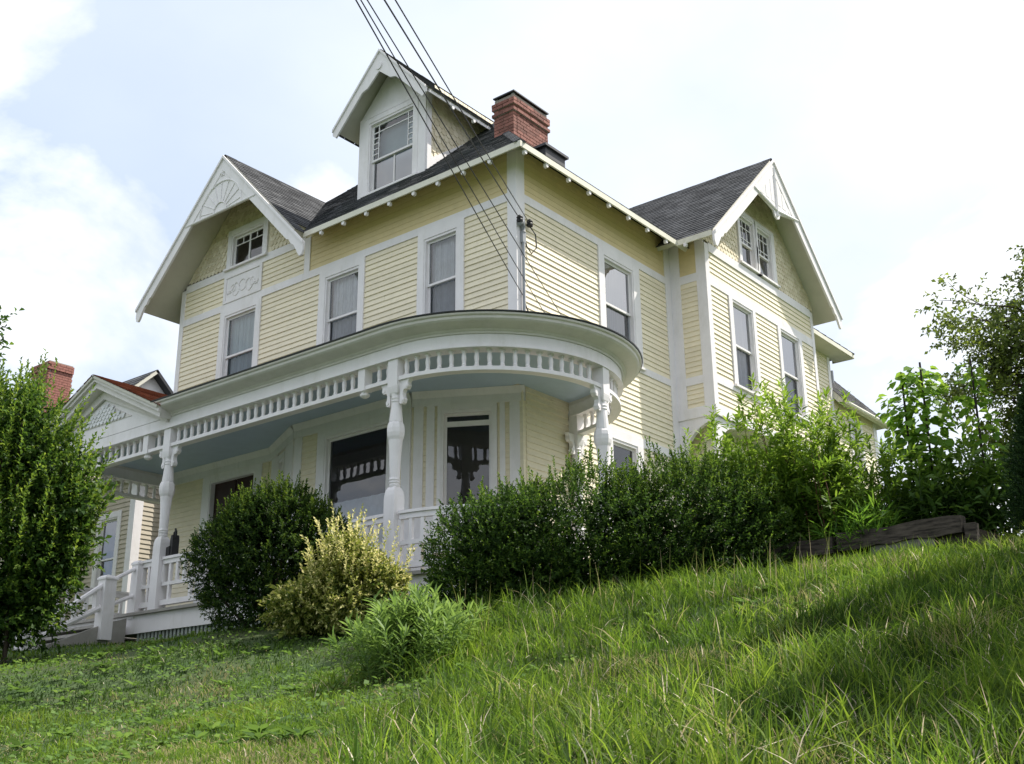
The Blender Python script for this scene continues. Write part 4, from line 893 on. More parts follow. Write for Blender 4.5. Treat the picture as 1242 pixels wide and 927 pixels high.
BEAN = leafmat('bean_leaf', (.05, .12, .018), (.10, .22, .03), (.20, .33, .05), .45, .5)
CONI = leafmat('conifer_leaf', (.010, .03, .010), (.022, .055, .016), (.06, .11, .028), .2, .6)

def stems_obj(parent, base, tips, r0, mat, name='stem', sep=True, bend=.15):
    for i, t in enumerate(tips):
        b = Vector(base[i] if isinstance(base, list) else base); t = Vector(t); mid = b.lerp(t, .5)+Vector((random.uniform(-bend, bend), random.uniform(-bend, bend), .1))
        m = MB(); m.tube([b, b.lerp(mid, .6), mid, mid.lerp(t, .6), t], r0, 6, r0*.35); m.build(name, mat, parent)

def shrub(name, label, blobs, nspr, ln, nl, L, Wd, mat, stems=5, upw=.45, inner=.35, phi=.9, lump=.14, tint=(.35, .2), top=.25, six=False, spikes=0, spk=(1.6, 3.0), stemmat=None, cat='shrub', group=None, droop=0., pair=False, depth=.1):
    cx, cy = np.mean([b[0] for b in blobs]), np.mean([b[1] for b in blobs]); gz0 = float(ground(cx, cy)[0])
    root = tag(empty(name, (cx, cy, gz0)), label, cat, group)
    P, Nn = ell_surface(blobs, nspr, depth, lump); g = ground(P[:, 0], P[:, 1]); k = P[:, 2] > g+.03; P, Nn = P[k], Nn[k]
    d = Nn+np.array([0, 0, upw])+RNG.normal(0, .35, P.shape); l = ln*RNG.uniform(.6, 1.25, len(P))
    Q, si, tt = sprigs(P-nrm(d)*l[:, None]*.5, d, l, nl, L, Wd, phi, six=six, droop=droop, pair=pair)
    clump = fbm(P[:, 0]*2.5, P[:, 1]*2.5+P[:, 2]*2.1, 3); zt = (P[:, 2]-P[:, 2].min())/np.ptp(P[:, 2])
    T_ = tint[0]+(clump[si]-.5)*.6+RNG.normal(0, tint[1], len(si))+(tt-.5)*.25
    Qs = [Q]; Ts = [T_]
    if inner:
        bi = RNG.integers(0, len(blobs), int(nspr*inner)); B = np.array(blobs)[bi]; v = nrm(RNG.normal(size=(len(bi), 3)))*RNG.uniform(.3, .86, (len(bi), 1)); p2 = B[:, :3]+v*B[:, 3:6]; k = p2[:, 2] > ground(p2[:, 0], p2[:, 1]); p2 = p2[k]
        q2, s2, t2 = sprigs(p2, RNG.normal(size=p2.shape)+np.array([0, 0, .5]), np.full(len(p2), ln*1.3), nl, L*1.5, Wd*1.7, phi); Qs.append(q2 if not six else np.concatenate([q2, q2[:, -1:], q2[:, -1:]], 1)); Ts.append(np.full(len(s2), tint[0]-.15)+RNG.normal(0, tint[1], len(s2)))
    if spikes:
        k = np.where(P[:, 2] > np.quantile(P[:, 2], 1-top))[0]; k = RNG.choice(k, spikes); dd = Nn[k]*.35+np.array([0, 0, 1.])+RNG.normal(0, .18, (spikes, 3)); l = ln*RNG.uniform(*spk, spikes)
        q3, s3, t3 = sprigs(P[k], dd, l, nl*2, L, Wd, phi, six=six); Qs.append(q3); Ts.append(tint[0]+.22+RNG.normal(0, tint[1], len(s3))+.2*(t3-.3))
    polys_obj('foliage', np.concatenate(Qs), np.concatenate(Ts), mat, root)
    tips = []
    for i in range(stems):
        b = blobs[i % len(blobs)]; v = RNG.normal(size=3)*.3; tips.append((b[0]+v[0]*b[3], b[1]+v[1]*b[4], b[2]+.4*b[5]))
    bases = [(cx+random.uniform(-.25, .25), cy+random.uniform(-.25, .25), gz0-.1) for _ in tips]
    stems_obj(root, bases, tips, .025, stemmat or BARK)
    return root
# camera-right and away directions in plan, used only to lay rows out across the view
RV = np.array([math.cos(YAW), -math.sin(YAW)]); FV2 = np.array([math.sin(YAW), math.cos(YAW)])
def off(x, y, r, f): return x+RV[0]*r+FV2[0]*f, y+RV[1]*r+FV2[1]*f

# clipped round boxwood left of the middle column
bx_, by_ = -.62, -4.5
B = []
for r, f, z, a, b_, c in ((0, 0, 4.3, .88, .85, .82), (-.52, -.05, 4.2, .58, .6, .62), (.5, 0, 4.25, .62, .65, .68), (.1, 0, 4.68, .62, .55, .5), (-.1, -.1, 3.75, .74, .7, .6), (.74, 0, 4.15, .45, .5, .5), (-.3, 0, 4.6, .42, .4, .4)):
    x, y = off(bx_, by_, r, f); B.append((x, y, z, a, b_, c))
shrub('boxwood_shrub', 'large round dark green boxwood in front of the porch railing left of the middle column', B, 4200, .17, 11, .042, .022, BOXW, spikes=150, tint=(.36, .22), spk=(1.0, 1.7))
# variegated shrub
vx, vy = .85, -4.75
B = []
for r, f, z, a, b_, c in ((.05, 0, 3.6, .52, .45, .42), (.4, .1, 3.78, .38, .38, .3), (-.4, -.1, 3.42, .38, .38, .3), (.12, 0, 3.95, .3, .32, .36), (.6, .1, 3.66, .28, .3, .3), (-.1, 0, 3.4, .62, .45, .28)):
    x, y = off(vx, vy, r, f); B.append((x, y, z, a, b_, c))
shrub('variegated_shrub', 'yellow and green variegated shrub between the boxwood and the long hedge', B, 1250, .16, 10, .05, .026, VARI, spikes=130, top=.4, tint=(.45, .25), lump=.3, depth=.2, inner=.5)
# long hedge in front of the round porch
B = []
hp = [(2.92, -4.2), (3.32, -3.95), (3.75, -3.55), (4.15, -3.05), (4.45, -2.55), (4.7, -2.05)]
for i, (x, y) in enumerate(hp):
    B.append((x, y, 3.86+.03*i, .78, .74, .72+.012*i+(-.02, .03, .2, .06, .26, .24)[i])); B.append((x+random.uniform(-.15, .15), y-.05, 3.5+.06*i, .68, .66, .6))
B += [(2.82, -4.25, 3.95, .5, .5, .5), (3.1, -3.9, 4.3, .5, .5, .42), (4.05, -2.95, 4.42, .5, .5, .38)]
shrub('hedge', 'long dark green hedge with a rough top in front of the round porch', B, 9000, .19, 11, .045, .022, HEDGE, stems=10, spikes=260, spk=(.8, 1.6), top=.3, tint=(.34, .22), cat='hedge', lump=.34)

# bright narrow-leaved herb in the lawn
hx, hy = 4.06, -6.72; root = tag(empty('leafy_herb', (hx, hy, float(ground(hx, hy)[0]))), 'bright green bushy weed with narrow leaves on the lawn before the variegated shrub', 'weed')
nst = 85; rr = np.minimum(np.abs(RNG.normal(0, .28, nst)), .5); an = RNG.uniform(0, 2*PI, nst); bxs = hx+rr*np.cos(an)*.9; bys = hy+rr*np.sin(an)*.9; gz_ = ground(bxs, bys)
tipd = np.c_[np.cos(an)*rr*.9, np.sin(an)*rr*.9, np.full(nst, 1.)]+RNG.normal(0, .12, (nst, 3)); hh = (.72-.4*rr)*RNG.uniform(.75, 1.1, nst)
Q, si, tt = sprigs(np.c_[bxs, bys, gz_], tipd, hh, 44, .15, .024, 1.15, droop=.12, six=True, fold=.12, curl=.2)
polys_obj('foliage', Q, .35+.4*tt+RNG.normal(0, .15, len(tt)), HERB, root)
m = MB()
for i in range(nst): e_ = nrm(tipd[i][None])[0]*hh[i]; m.tube([(bxs[i], bys[i], gz_[i]-.03), (bxs[i]+e_[0], bys[i]+e_[1], gz_[i]+e_[2])], .006, 5, .002)
m.build('stems', STEMG, root, kind='stuff')

# bright shrubs right of the hedge: tall stems with long leaflets
def tall_shrub(name, label, cx, cy, nst, spread, h, L, Wd, mat, lean=.25, ln=.4, nl=16, cat='shrub', fr=9, depth=.75, droop=.25, stem=REDSTEM, from_h=.15, z0=None):
    g0 = float(ground(cx, cy)[0]) if z0 is None else z0; root = tag(empty(name, (cx, cy, g0)), label, cat); Qs, Ts = [], []
    for i in range(nst):
        a = RNG.uniform(0, 2*PI); r = spread*math.sqrt(RNG.uniform(0, 1)); ex, fy = r*math.cos(a), r*math.sin(a)*depth
        bx0, by0 = cx+RV[0]*ex*.55+FV2[0]*fy*.55, cy+RV[1]*ex*.55+FV2[1]*fy*.55; tx, ty = cx+RV[0]*ex+FV2[0]*fy, cy+RV[1]*ex+FV2[1]*fy
        hz_ = h*RNG.uniform(.62, 1.02)*(1-.28*(r/spread)**2); b0 = Vector((bx0, by0, g0-.1)); t0 = Vector((tx+random.uniform(-lean, lean), ty+random.uniform(-lean, lean), g0+hz_)); md = b0.lerp(t0, .5)+Vector((random.uniform(-.1, .1), random.uniform(-.1, .1), .1))
        pts = [b0, b0.lerp(md, .55), md, md.lerp(t0, .55), t0]
        if i < 14: m = MB(); m.tube(pts, .012, 5, .004); m.build('stem', stem, root)
        ts = np.sort(RNG.uniform(from_h, 1, fr)); ts[-1] = 1; bp = np.array([[*(pts[min(int(t*4), 3)].lerp(pts[min(int(t*4), 3)+1], t*4-min(int(t*4), 3)))] for t in ts])
        th = np.arange(fr)*2.4+RNG.uniform(0, 6); dd = np.c_[np.cos(th), np.sin(th), RNG.uniform(.25, .9, fr)+ts*.6]
        dd[-1] = (0, 0, 1.); Q, si, tt = sprigs(bp, dd, ln*RNG.uniform(.6, 1.15, fr)*(1.1-.35*ts), nl, L, Wd, 1.0, droop=droop, six=True, fold=.12, curl=.15)
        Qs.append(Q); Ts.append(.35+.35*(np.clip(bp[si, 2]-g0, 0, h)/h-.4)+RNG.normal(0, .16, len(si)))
    polys_obj('foliage', np.concatenate(Qs), np.concatenate(Ts), mat, root); return root
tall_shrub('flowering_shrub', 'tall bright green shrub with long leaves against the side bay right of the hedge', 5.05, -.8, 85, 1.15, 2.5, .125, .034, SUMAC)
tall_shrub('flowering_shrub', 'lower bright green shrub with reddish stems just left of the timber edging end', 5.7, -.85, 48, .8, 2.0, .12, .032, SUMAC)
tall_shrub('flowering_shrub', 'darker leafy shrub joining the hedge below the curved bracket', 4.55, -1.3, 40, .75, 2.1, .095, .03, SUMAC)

# garden plants behind the timbers
tall_shrub('garden_plant', 'dark leafy garden plant below the bean poles on the raised bed', 6.75, -.3, 30, .55, 1.35, .16, .045, GARD, ln=.3, nl=9, stem=STEMG, cat='plant')
tall_shrub('garden_plant', 'dark leafy garden plant beside the conifer at the end of the raised bed', 7.35, -.35, 30, .5, 1.35, .14, .05, GARD, ln=.3, nl=9, stem=STEMG, cat='plant')
tall_shrub('garden_plant', 'small bright sword-leaved plant at the back of the timber edging', 6.25, -1.15, 16, .4, .75, .22, .02, BEAN, ln=.2, nl=8, stem=STEMG, cat='plant', droop=.1)
tall_shrub('garden_plant', 'leafy green plant behind the timber edging nearest the bright shrubs', 6.2, -.3, 24, .5, 1.2, .12, .04, GARD, ln=.3, nl=9, stem=STEMG, cat='plant')
def bean(label, x, y, z0, h, n, r=.16):
    root = tag(empty('bean_plant', (x, y, z0)), label, 'plant'); m = MB(); m.tube([(x, y, z0-.2), (x+.03, y, z0+h)], .014, 6); m.build('stake', STAKE, root)
    ts = RNG.uniform(.25, .97, n); th = RNG.uniform(0, 2*PI, n); rr = r*(.35+.65*np.sin(ts*PI*.9))*RNG.uniform(.4, 1.2, n); P = np.c_[x+rr*np.cos(th), y+rr*np.sin(th), z0+h*ts]
    d = np.c_[np.cos(th), np.sin(th), RNG.uniform(-.9, .1, n)]; d = nrm(d+RNG.normal(0, .25, d.shape)); up = np.array([0, 0, 1.])+RNG.normal(0, .3, (n, 3)); nn = nrm(up-d*(up*d).sum(1, keepdims=True)); L = RNG.uniform(.09, .15, n)
    polys_obj('foliage', leaf_arrays(P, d, nn, L, L*.85, .12, .2, True), .4+.35*ts+RNG.normal(0, .2, n), BEAN, root)
bean('tall bean plant on the left pole beside the rear roof', 6.42, -.05, 4.1, 2.35, 260, .26); bean('tall bean plant with the densest leaves on the middle pole', 6.66, .0, 4.1, 2.45, 420, .28); bean('thin bean plant on a bare dark pole next to the conifer', 7.25, .15, 4.1, 2.4, 170, .2)

# timber edging of the raised bed, sawn square, weathered
tw = tag(empty('timber_edging', (6.2, -1.5, 3.7)), 'low edging of weathered dark timbers along the raised bed', 'edging')
def timber(x0, x1, y, z0, z1, tilt=0., mat=TIMBER):
    m = MB(); n = 9; vs = []
    for i in range(n+1):
        t = i/n; x = x0+(x1-x0)*t; q = lambda: random.uniform(-.014, .014)
        vs += [(x, y-.09+q(), z0+tilt*t+q()), (x, y+.09+q(), z0+tilt*t), (x, y+.09+q(), z1+tilt*t+q()), (x, y-.09+q(), z1+tilt*t+q())]
    fs = [(i*4+j, (i+1)*4+j, (i+1)*4+(j+1) % 4, i*4+(j+1) % 4) for i in range(n) for j in range(4)]+[(3, 2, 1, 0), (n*4, n*4+1, n*4+2, n*4+3)]
    m.add(vs, fs); return m.build('timber', mat, tw)
timber(5.98, 7.42, -1.5, 3.95, 4.15, .03); timber(4.2, 5.95, -1.56, 3.9, 4.09, .02); tag(timber(6.35, 7.1, -1.46, 3.72, 3.98, 0, CONCRETE), 'pale grey block under the right timber'); timber(4.2, 6.3, -1.46, 3.6, 3.92); timber(7.12, 7.4, -1.42, 3.6, 3.98)
pt = MB(); pt.box(7.44, 7.56, -1.56, -1.44, 3.4, 4.08); pt.build('post', TIMBER, tw)
gb = MB(); gb.hprism([(4.2, -1.38), (7.4, -1.38), (7.7, 1.2), (4.2, 1.2)], 3.3, 4.1); tag(gb.build('garden_bed', SOIL), kind='structure')

# conifer at the right edge
def conifer(label, x, y, h, r):
    g0 = float(ground(x, y)[0]); root = tag(empty('conifer', (x, y, g0)), label, 'conifer'); m = MB(); m.tube([(x, y, g0-.2), (x, y, g0+h*.9)], .08, 8, .02); m.build('trunk', BARK, root)
    n = int(6500*min(2, h/2)); u = RNG.uniform(0, 1, n)**.8; th = RNG.uniform(0, 2*PI, n); pr = r*(np.minimum(1, u*6+.35))*(1-u)**.6; lump = .75+.5*fbm(th*1.6, u*7, 9); q = np.sqrt(RNG.uniform(.25, 1, n))
    P = np.c_[x+pr*lump*q*np.cos(th), y+pr*lump*q*np.sin(th), g0+.05+u*h]; d = np.c_[np.cos(th), np.sin(th), np.full(n, .9)]+RNG.normal(0, .3, (n, 3))
    Q, si, tt = sprigs(P, d, np.full(n, .16), 12, .05, .012, .6); polys_obj('foliage', Q, .4+RNG.normal(0, .2, len(tt))+.3*(tt-.5), CONI, root)
conifer('dark narrow conifer at the right edge behind the lawn', 8.5, -1.5, 1.75, .6)
conifer('tall conifer standing just past the right edge of the lawn', 10.5, -2.6, 5.6, 1.5)
conifer('tallest conifer past the right edge nearer the street', 11.8, -4.6, 6.0, 1.9)

# trees with limbs
def tree(name, label, base, limbs, leafL, leafW, mat, twig=.5, nspr=6, nl=8, r0=.12, levels=3, droop=.2, tint=.35, cat='tree', spread=.75, len0=1., stemmat=BARK, jit=.25, phi=1.0, shrink=.66):
    root = tag(empty(name, base), label, cat); m = MB(); tips = []; rng = random.Random(len(label))
    def grow(p, d, L, r, lev):
        pts = [p]; dd = d.copy(); k = 4
        for i in range(k):
            dd = (dd+Vector((rng.gauss(0, .13), rng.gauss(0, .13), rng.gauss(0, .1)))).normalized(); pts.append(pts[-1]+dd*L/k)
            if lev >= levels-1: tips.append((pts[-1], dd.copy()))
        m.tube(pts, r, 6 if lev < 2 else 4, r*.45)
        if lev < levels:
            for j in range(3 if lev else 4):
                t = rng.uniform(.3, 1); i = min(int(t*k), k-1); q = pts[i].lerp(pts[i+1], t*k-i); nd = (dd+Vector((rng.gauss(0, spread), rng.gauss(0, spread), rng.gauss(0, spread*.7)))).normalized(); grow(q, nd, L*shrink*rng.uniform(.75, 1.15), r*.5, lev+1)
        else: tips.append((pts[-1], dd.copy()))
    for st, d, L in limbs: grow(Vector(st), Vector(d).normalized(), L, r0, 0)
    m.build('trunk', stemmat, root)
    P = np.array([[*p] for p, d in tips for _ in range(nspr)]); D = np.array([[*d] for p, d in tips for _ in range(nspr)])+RNG.normal(0, .7, (len(P), 3)); P = P+RNG.normal(0, jit*.35, P.shape)
    Q, si, tt = sprigs(P, D, twig*RNG.uniform(.5, 1.1, len(P)), nl, leafL, leafW, phi, droop=droop); cl = fbm(P[:, 0]*1.6, P[:, 1]*1.6+P[:, 2]*1.4, 11)
    polys_obj('crown', Q, tint+(cl[si]-.5)*.8+RNG.normal(0, .18, len(si)), mat, root); return root
# overhanging tree on the right, its trunk just outside the frame
tbx, tby = 8.95, 2.1; tg = float(ground(tbx, tby)[0])
tree('deciduous_tree', 'small-leaved tree leaning in with open branches at the right edge', (tbx, tby, tg), [((tbx, tby, tg), (-.1, 0, 1), 2.0), ((tbx-.1, tby, tg+1.7), (-.75, -.1, .55), 1.5), ((tbx-.1, tby, tg+1.6), (-.95, -.15, .28), 1.45), ((tbx, tby, tg+2), (-.45, -.2, .9), 1.7), ((tbx, tby, tg+1.9), (.5, .1, .9), 1.6), ((tbx-.1, tby, tg+1.2), (-.8, -.2, .12), 1.3), ((tbx-.1, tby, tg+2.0), (-.85, -.2, .42), 1.7), ((tbx, tby, tg+2.6), (-.7, -.3, .7), 1.4)],   .075, .045, TREEL, twig=.3, nspr=2, nl=6, r0=.06, levels=3, droop=.35, tint=.35, spread=.62, shrink=.62)
# small tree left of the steps: several stems from one foot
lx, ly = -3.85, -6.45
B = []
for r, z, a, c in ((-.2, 3.75, .8, .5), (.4, 4.0, .55, .5), (-.9, 3.7, .8, .5), (0, 5.3, .85, .95), (-.1, 6.0, .7, .72), (.42, 5.75, .58, .62), (-.6, 6.15, .8, .75), (.15, 4.75, .85, .75), (-.55, 4.75, .9, .95), (.45, 5.0, .5, .6), (-1.1, 5.4, .9, 1.2), (.05, 6.4, .42, .42), (-.3, 4.2, .7, .55), (.55, 4.45, .4, .5), (-1.2, 4.4, .6, .8), (0, 3.95, .6, .4), (-.7, 3.8, .7, .4), (.45, 4.0, .4, .38), (.75, 4.7, .4, .5), (.72, 5.3, .4, .45)):
    x, y = off(lx, ly, r, 0); B.append((x, y, z-.2, a, a*.9, c))
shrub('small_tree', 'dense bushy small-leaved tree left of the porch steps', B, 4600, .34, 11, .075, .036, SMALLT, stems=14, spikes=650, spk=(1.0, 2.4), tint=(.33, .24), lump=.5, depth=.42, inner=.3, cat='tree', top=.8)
# tree far behind on the left, beside the neighbour's chimney
nx_, ny_ = -16.5, -2.5; ng = float(ground(nx_, ny_)[0])
tree('deciduous_tree', 'dark tree at the left edge beside the neighbour house chimney', (nx_, ny_, ng), [((nx_, ny_, ng), (0, 0, 1), 4.), ((nx_, ny_, ng+3), (-.4, 0, 1), 3.2), ((nx_, ny_, ng+3), (.4, .2, 1), 3.0), ((nx_, ny_, ng+3.4), (0, -.4, 1), 3.2)], .16, .09, SMALLT, twig=.6, nspr=5, nl=8, r0=.14, levels=3, tint=.25, spread=.6)

# ------------------------------------------------------------------ neighbour house
nh = tag(empty('neighbour_house', (-22, 5, 3.6)), 'beige clapboard house with a red brick chimney behind the porch steps on the left', 'house')
F1 = frame((0, 2.5), (1, 0)); F2 = frame((-19, 0), (0, 1)); F3 = frame((0, 3.2), (1, 0)); F4 = frame((-16., 0), (0, 1))
def nclap(F, u0, u1, v0, v1, holes, parent):
    mb = MB(); z = v0; ex_ = .13
    while z < v1-.01:
        cuts = sorted([(h[0], h[1]) for h in holes if h[2] < z+ex_*.5 < h[3]]); x = u0
        for a, b in cuts+[(u1, u1)]:
            if a > x: mb.add([(x, -.03, z), (a, -.03, z), (a, -.008, z+ex_+.01), (x, -.008, z+ex_+.01), (x, 0, z), (a, 0, z)], [(0, 1, 2, 3), (0, 4, 5, 1)])
            x = b
        z += ex_
    return mb.build('clapboard_siding', NWALL, parent, F, kind='stuff')
def nwall(F, u0, u1, v0, v1, holes):
    m = MB(); grid_wall(m, u0, u1, v0, v1, holes, 0, .15); w = m.build('wall', NWALL, nh, F); nclap(F, u0, u1, v0, v1, holes, w); return w
nwall(F1, -27, -19, 3.2, 10.9, []); w2 = nwall(F2, 2.5, 8, 3.2, 10.9, [])
gm_ = MB(); gm_.prism([(2.5, 10.9), (8, 10.9), (5.25, 13.5)], 0, .15); gm_.build('gable_wall', WHITE, nh, F2)
h3 = [(-17.6, -16.75, 6.0, 8.3)]; h4 = [(4.3, 5.1, 6.2, 8.3)]
nwall(F3, -19, -16.0, 3.2, 9.5, h3); nwall(F4, 3.2, 8, 3.2, 9.5, h4)
window(F3, *h3[0], .16, .16, parent=nh, curtain=None, lo_glass=GLASSD, up_glass=GLASSD); window(F4, *h4[0], .16, .16, parent=nh, curtain=None, lo_glass=GLASSD, up_glass=GLASSD)
trim(F3, 'corner_board', [(-16.22, -15.965, 3.2, 9.5, -.04)], parent=nh); trim(F4, 'corner_board', [(3.2, 3.42, 3.2, 9.5, -.036)], parent=nh)
dp = MB(); dp.tube([(-15.9, 4.0, 3.6), (-15.9, 4.0, 9.4)], .06, 8); dp.build('downspout', WHITE, nh)
nb = MB(); nb.box(-26.9, -19.2, 2.8, 7.8, 3.3, 10.8); nb.box(-19, -16.2, 3.5, 7.8, 3.3, 9.4); nb.box(-27, -19, 7.9, 8, 3.3, 10.9); nb.build('interior', INTERIOR, nh)
roof([(-27.3, 2.1, 10.65), (-18.7, 2.1, 10.65), (-18.7, 5.25, 13.62), (-27.3, 5.25, 13.62)], parent=nh, expo=.25, tab=.5); roof([(-18.7, 8.4, 10.65), (-27.3, 8.4, 10.65), (-27.3, 5.25, 13.62), (-18.7, 5.25, 13.62)], parent=nh, sh=False, deckmat=SHINGLE)
roof([(-19.3, 2.9, 9.4), (-15.7, 2.9, 9.4), (-15.7, 8.2, 10.2), (-19.3, 8.2, 10.2)], parent=nh, expo=.25, tab=.5)
cn = MB(); cn.box(-25.75, -24.65, 4.8, 5.7, 11.8, 15.2); cno = cn.build('chimney', MORTAR, nh)
cb_ = MB()
for i in range(int(3.2/.09)):
    z = 12+i*.09; o_ = (i % 2)*.11; e_ = .05 if z > 14.8 else 0
    x = -25.76-e_+o_
    while x < -24.64+e_-.1: cb_.box(x, min(x+.21, -24.64+e_), 4.78-e_, 4.85, z, z+.078); x += .22
    y = 4.79-e_+o_
    while y < 5.71+e_-.1: cb_.box(-24.7, -24.63+e_, y, min(y+.21, 5.71), z, z+.078); y += .22
cb_.build('bricks', BRICK, cno, kind='stuff')

# ------------------------------------------------------------------ grass
GRASS = tinted('grass_blade', [(0, (.018, .042, .007)), (.3, (.062, .125, .016)), (.62, (.165, .255, .034)), (.82, (.19, .19, .07)), (.9, (.30, .26, .15)), (1, (.60, .54, .43))], .6, .15, .42, tsat=1.04, tval=1.9, noise=.3)
def in_poly_house(x, y): return ((x < .05) & (y > -PD+.1) & (x > -10.2)) | (np.hypot(x-PC[0], y-PC[1]) < PR-.15) | ((x > -.1) & (x < .9) & (y > 4.5)) | ((x > 4.2) & (x < 7.5) & (y > -1.45) & (y < 1.1))
def scatter(n, r0, r1, half, pw=1.):
    u = RNG.uniform(0, 1, n)**pw; r = np.sqrt(r0*r0+(r1*r1-r0*r0)*u); a = RNG.uniform(-half, half, n)
    x = CAM.x+r*(FV2[0]*np.cos(a)+RV[0]*np.sin(a)); y = CAM.y+r*(FV2[1]*np.cos(a)+RV[1]*np.sin(a)); k = ~in_poly_house(x, y); return x[k], y[k], r[k], a[k]
def blades(name, x, y, h, w, lean, tint, mat=GRASS, curve=1., K=3):
    n = len(x); z = ground(x, y)-.015; th = RNG.uniform(0, 2*PI, n); ld = np.c_[np.cos(th), np.sin(th), np.zeros(n)]; sd = np.c_[-np.sin(th), np.cos(th), np.zeros(n)]; sd = nrm(sd+ld*RNG.normal(0, .5, n)[:, None])
    b = np.c_[x, y, z]; hh = h[:, None]; ww = w[:, None]; le = (lean*h)[:, None]; up = np.array([0, 0, 1.]); L_, R_ = [], []
    dr = np.clip(lean[:, None], 0, 1.6)*.32*curve
    for k in range(K):
        t = k/K; p = b+up*hh*(t-dr*t**2.2)+ld*le*t**1.7; wd = ww*.5*(1-.35*t if t < .7 else 1.6*(1-t)+.1); L_.append(p-sd*wd); R_.append(p+sd*wd)
    tip = b+up*hh*(1-dr)+ld*le
    q = np.stack(L_+[tip]+R_[::-1], 1); m_ = 2*K+1
    V = q.reshape(-1, 3).astype(np.float32); base = (np.arange(n)*m_)[:, None]
    F = np.concatenate([base+np.array([k, m_-1-k, m_-2-k, k+1]) for k in range(K-1)], 0); F3_ = base+np.array([K-1, K+1, K])
    me = bpy.data.meshes.new(name); me.vertices.add(len(V)); me.vertices.foreach_set('co', V.ravel()); nl_ = F.size+F3_.size; me.loops.add(nl_); me.loops.foreach_set('vertex_index', np.r_[F.ravel(), F3_.ravel()].astype(np.int32))
    npg = len(F)+len(F3_); me.polygons.add(npg); tot = np.r_[np.full(len(F), 4), np.full(len(F3_), 3)].astype(np.int32); me.polygons.foreach_set('loop_start', np.r_[0, np.cumsum(tot)[:-1]].astype(np.int32)); me.polygons.foreach_set('loop_total', tot)
    a = me.attributes.new('tint', 'FLOAT', 'FACE'); a.data.foreach_set('value', np.clip(np.tile(tint, K), 0, 1).astype(np.float32)); me.materials.append(mat); me.update(calc_edges=True)
    return tag(place(bpy.data.objects.new(name, me)), kind='stuff')
HALF = math.radians(31)
def lawn_layer(name, n, r0, r1, hs, ws, pw=1., leanm=.6, straw=.06):
    x, y, r, a = scatter(n, r0, r1, HALF, pw); c1 = fbm(x*.8, y*.8, 21); c2 = fbm(x*2.6, y*2.6, 33); rightness = np.clip((a+.15)/.45, 0, 1)
    h = hs*(.3+1.1*c1)*(.35+1.25*c2)*RNG.uniform(.5, 1.25, len(x))*(.55+.6*rightness); w = ws*RNG.uniform(.7, 1.3, len(x))
    c3 = fbm(x*.45+9, y*.45, 91); dead = fbm(x*1.1, y*1.1, 97) > .64
    t = -.06+.5*c2+.5*(c1-.5)+.7*(c3-.5)+np.where(dead & (RNG.uniform(0, 1, len(x)) < .45), .75, 0)+RNG.normal(0, .1, len(x)); t = np.clip(t, 0, .86); st = RNG.uniform(0, 1, len(x)) < straw*(.3+1.4*fbm(x*1.7, y*1.7, 44)); t[st] = RNG.uniform(.8, 1, st.sum()); lean = np.abs(RNG.normal(leanm, .35, len(x))); lean[st] += .4
    return blades(name, x, y, h, w, lean, t)
lawn_layer('grass', 95000, 2.6, 8.5, .18, .0068, 1.0, .6, .04)
lawn_layer('grass', 75000, 8.5, 14.5, .17, .0095, 1.0, .55, .02)
lawn_layer('grass', 45000, 14.5, 24, .15, .014, 1.0, .5, .012)
# taller unmown clumps: foreground right and along the hedge foot
def tufts(name, n, per, reg, hs, ws, tb, straw=.1):
    cx, cy = reg(n); X = np.repeat(cx, per)+RNG.normal(0, .07, n*per); Y = np.repeat(cy, per)+RNG.normal(0, .07, n*per); k = ~in_poly_house(X, Y); X, Y = X[k], Y[k]; hsc = np.repeat(RNG.uniform(.55, 1.15, n), per)[k]
    t = tb+np.repeat(RNG.normal(-.05, .14, n), per)[k]+RNG.normal(0, .1, len(X)); st = RNG.uniform(0, 1, len(X)) < straw; t[st] = RNG.uniform(.82, 1, st.sum()); blades(name, X, Y, hs*hsc*RNG.uniform(.5, 1.1, len(X)), np.full(len(X), ws), np.abs(RNG.normal(.65, .35, len(X))), t)
def wedge(r0, r1, a0, a1):
    def f(n):
        r = np.sqrt(RNG.uniform(r0*r0, r1*r1, n)); a = np.radians(RNG.uniform(a0, a1, n)); return CAM.x+r*(FV2[0]*np.cos(a)+RV[0]*np.sin(a)), CAM.y+r*(FV2[1]*np.cos(a)+RV[1]*np.sin(a))
    return f
tufts('tall_grass', 420, 26, wedge(3.2, 7.5, -8, 29), .35, .008, .42, .06)
tufts('tall_grass', 260, 22, wedge(7, 12, -4, 29), .30, .009, .48, .03)
tufts('tall_grass', 160, 20, wedge(10.5, 12.6, -4, 14), .34, .009, .30, .03)
# low broad-leaved clover over the left lawn
x, y, r, a = scatter(20000, 4.5, 17, math.radians(29)); k = (a < .1) & (fbm(x*.9, y*.9, 55) > .44); x, y, r = x[k], y[k], r[k]; n = len(x)
th = RNG.uniform(0, 2*PI, n); d = np.c_[np.cos(th), np.sin(th), RNG.uniform(.1, .7, n)]; d = nrm(d); up = np.array([0, 0, 1.])+RNG.normal(0, .35, (n, 3)); nn = nrm(up-d*(up*d).sum(1, keepdims=True)); L = (.018+.05*RNG.uniform(0, 1, n)**2)*(.7+r*.03)
polys_obj('clover', leaf_arrays(np.c_[x, y, ground(x, y)+RNG.uniform(.01, .09, n)], d, nn, L, L*.75, .1, .1), .2+.5*fbm(x*3, y*3, 66)+RNG.normal(0, .12, n), HERB, kind='stuff')
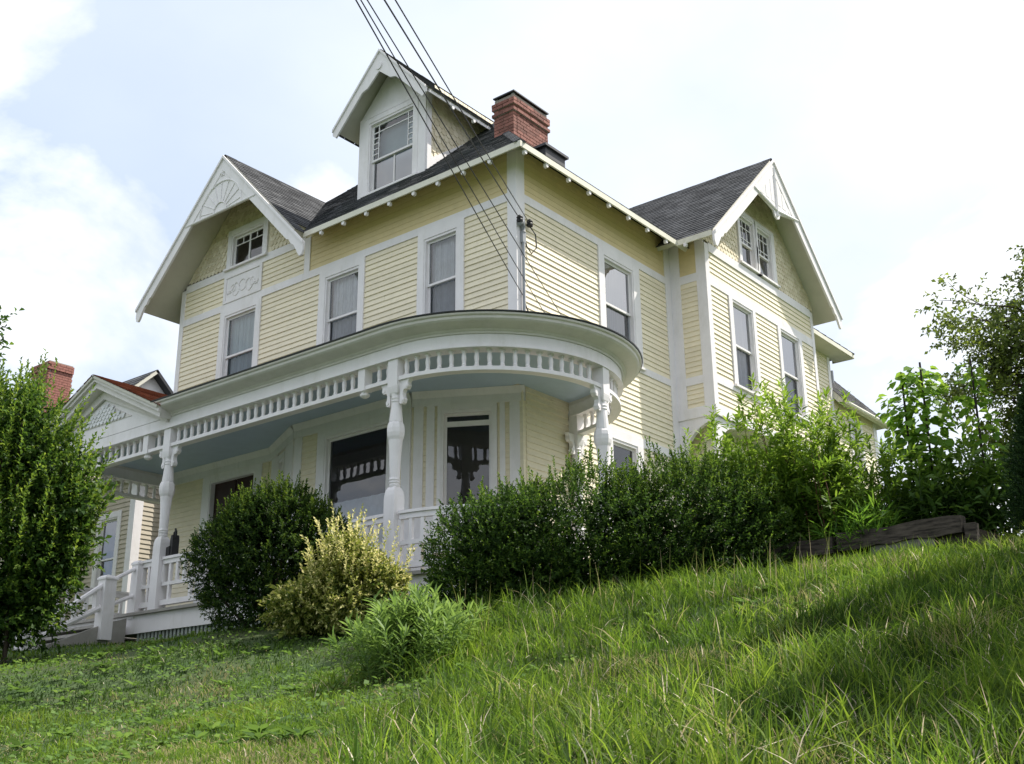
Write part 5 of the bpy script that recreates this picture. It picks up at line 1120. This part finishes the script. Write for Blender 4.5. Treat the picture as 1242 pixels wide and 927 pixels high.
# dry straw lying in the foreground, and seed stalks by the hedge
x, y = wedge(3.4, 6.2, 4, 28)(110); n = len(x); blades('dry_straw', x, y, RNG.uniform(.14, .34, n), np.full(n, .009), RNG.uniform(.9, 1.9, n), RNG.uniform(.88, 1, n), K=7)
def herbring(n):
    t = RNG.uniform(0, 2*PI, n); q = RNG.uniform(.35, .85, n); return hx+q*np.cos(t), hy+q*np.sin(t)
tufts('tall_grass', 60, 18, herbring, .30, .009, .42, .05)
# tufts in front of the timbers
def along(n): return RNG.uniform(4.2, 7.7, n), -1.78+RNG.normal(0, .1, n)
tufts('tall_grass', 100, 14, along, .30, .010, .42, .05)
# matted thatch lying low between the blades, and broad-leaved weed rosettes
x, y, r, a = scatter(16000, 3, 12, HALF); k = fbm(x*1.4, y*1.4, 71) > .52; x, y = x[k], y[k]; n = len(x); blades('thatch', x, y, RNG.uniform(.05, .12, n), np.full(n, .007), RNG.uniform(1., 2., n), RNG.uniform(.78, .93, n))
x, y, r, a = scatter(420, 4, 15, HALF); k = fbm(x*.6, y*.6, 81) > .45; x, y = x[k], y[k]; n = len(x)*9; X = np.repeat(x, 9); Y = np.repeat(y, 9); th = np.tile(np.arange(9)*2.4, len(x))+np.repeat(RNG.uniform(0, 6, len(x)), 9)
d = nrm(np.c_[np.cos(th), np.sin(th), RNG.uniform(.25, .9, n)]); up = np.array([0, 0, 1.])+RNG.normal(0, .2, (n, 3)); nn = nrm(up-d*(up*d).sum(1, keepdims=True)); L = RNG.uniform(.07, .16, n)*np.repeat(RNG.uniform(.6, 1.2, len(x)), 9)
polys_obj('broadleaf_weeds', leaf_arrays(np.c_[X, Y, ground(X, Y)+.02], d, nn, L, L*.36, .1, .25, True), .25+RNG.normal(0, .2, n), HERB, kind='stuff')
x, y = wedge(9.5, 12.4, -3, 16)(60); n = len(x); blades('seed_stalks', x, y, RNG.uniform(.35, .62, n), np.full(n, .006), np.abs(RNG.normal(.15, .12, n)), RNG.uniform(.6, .95, n))
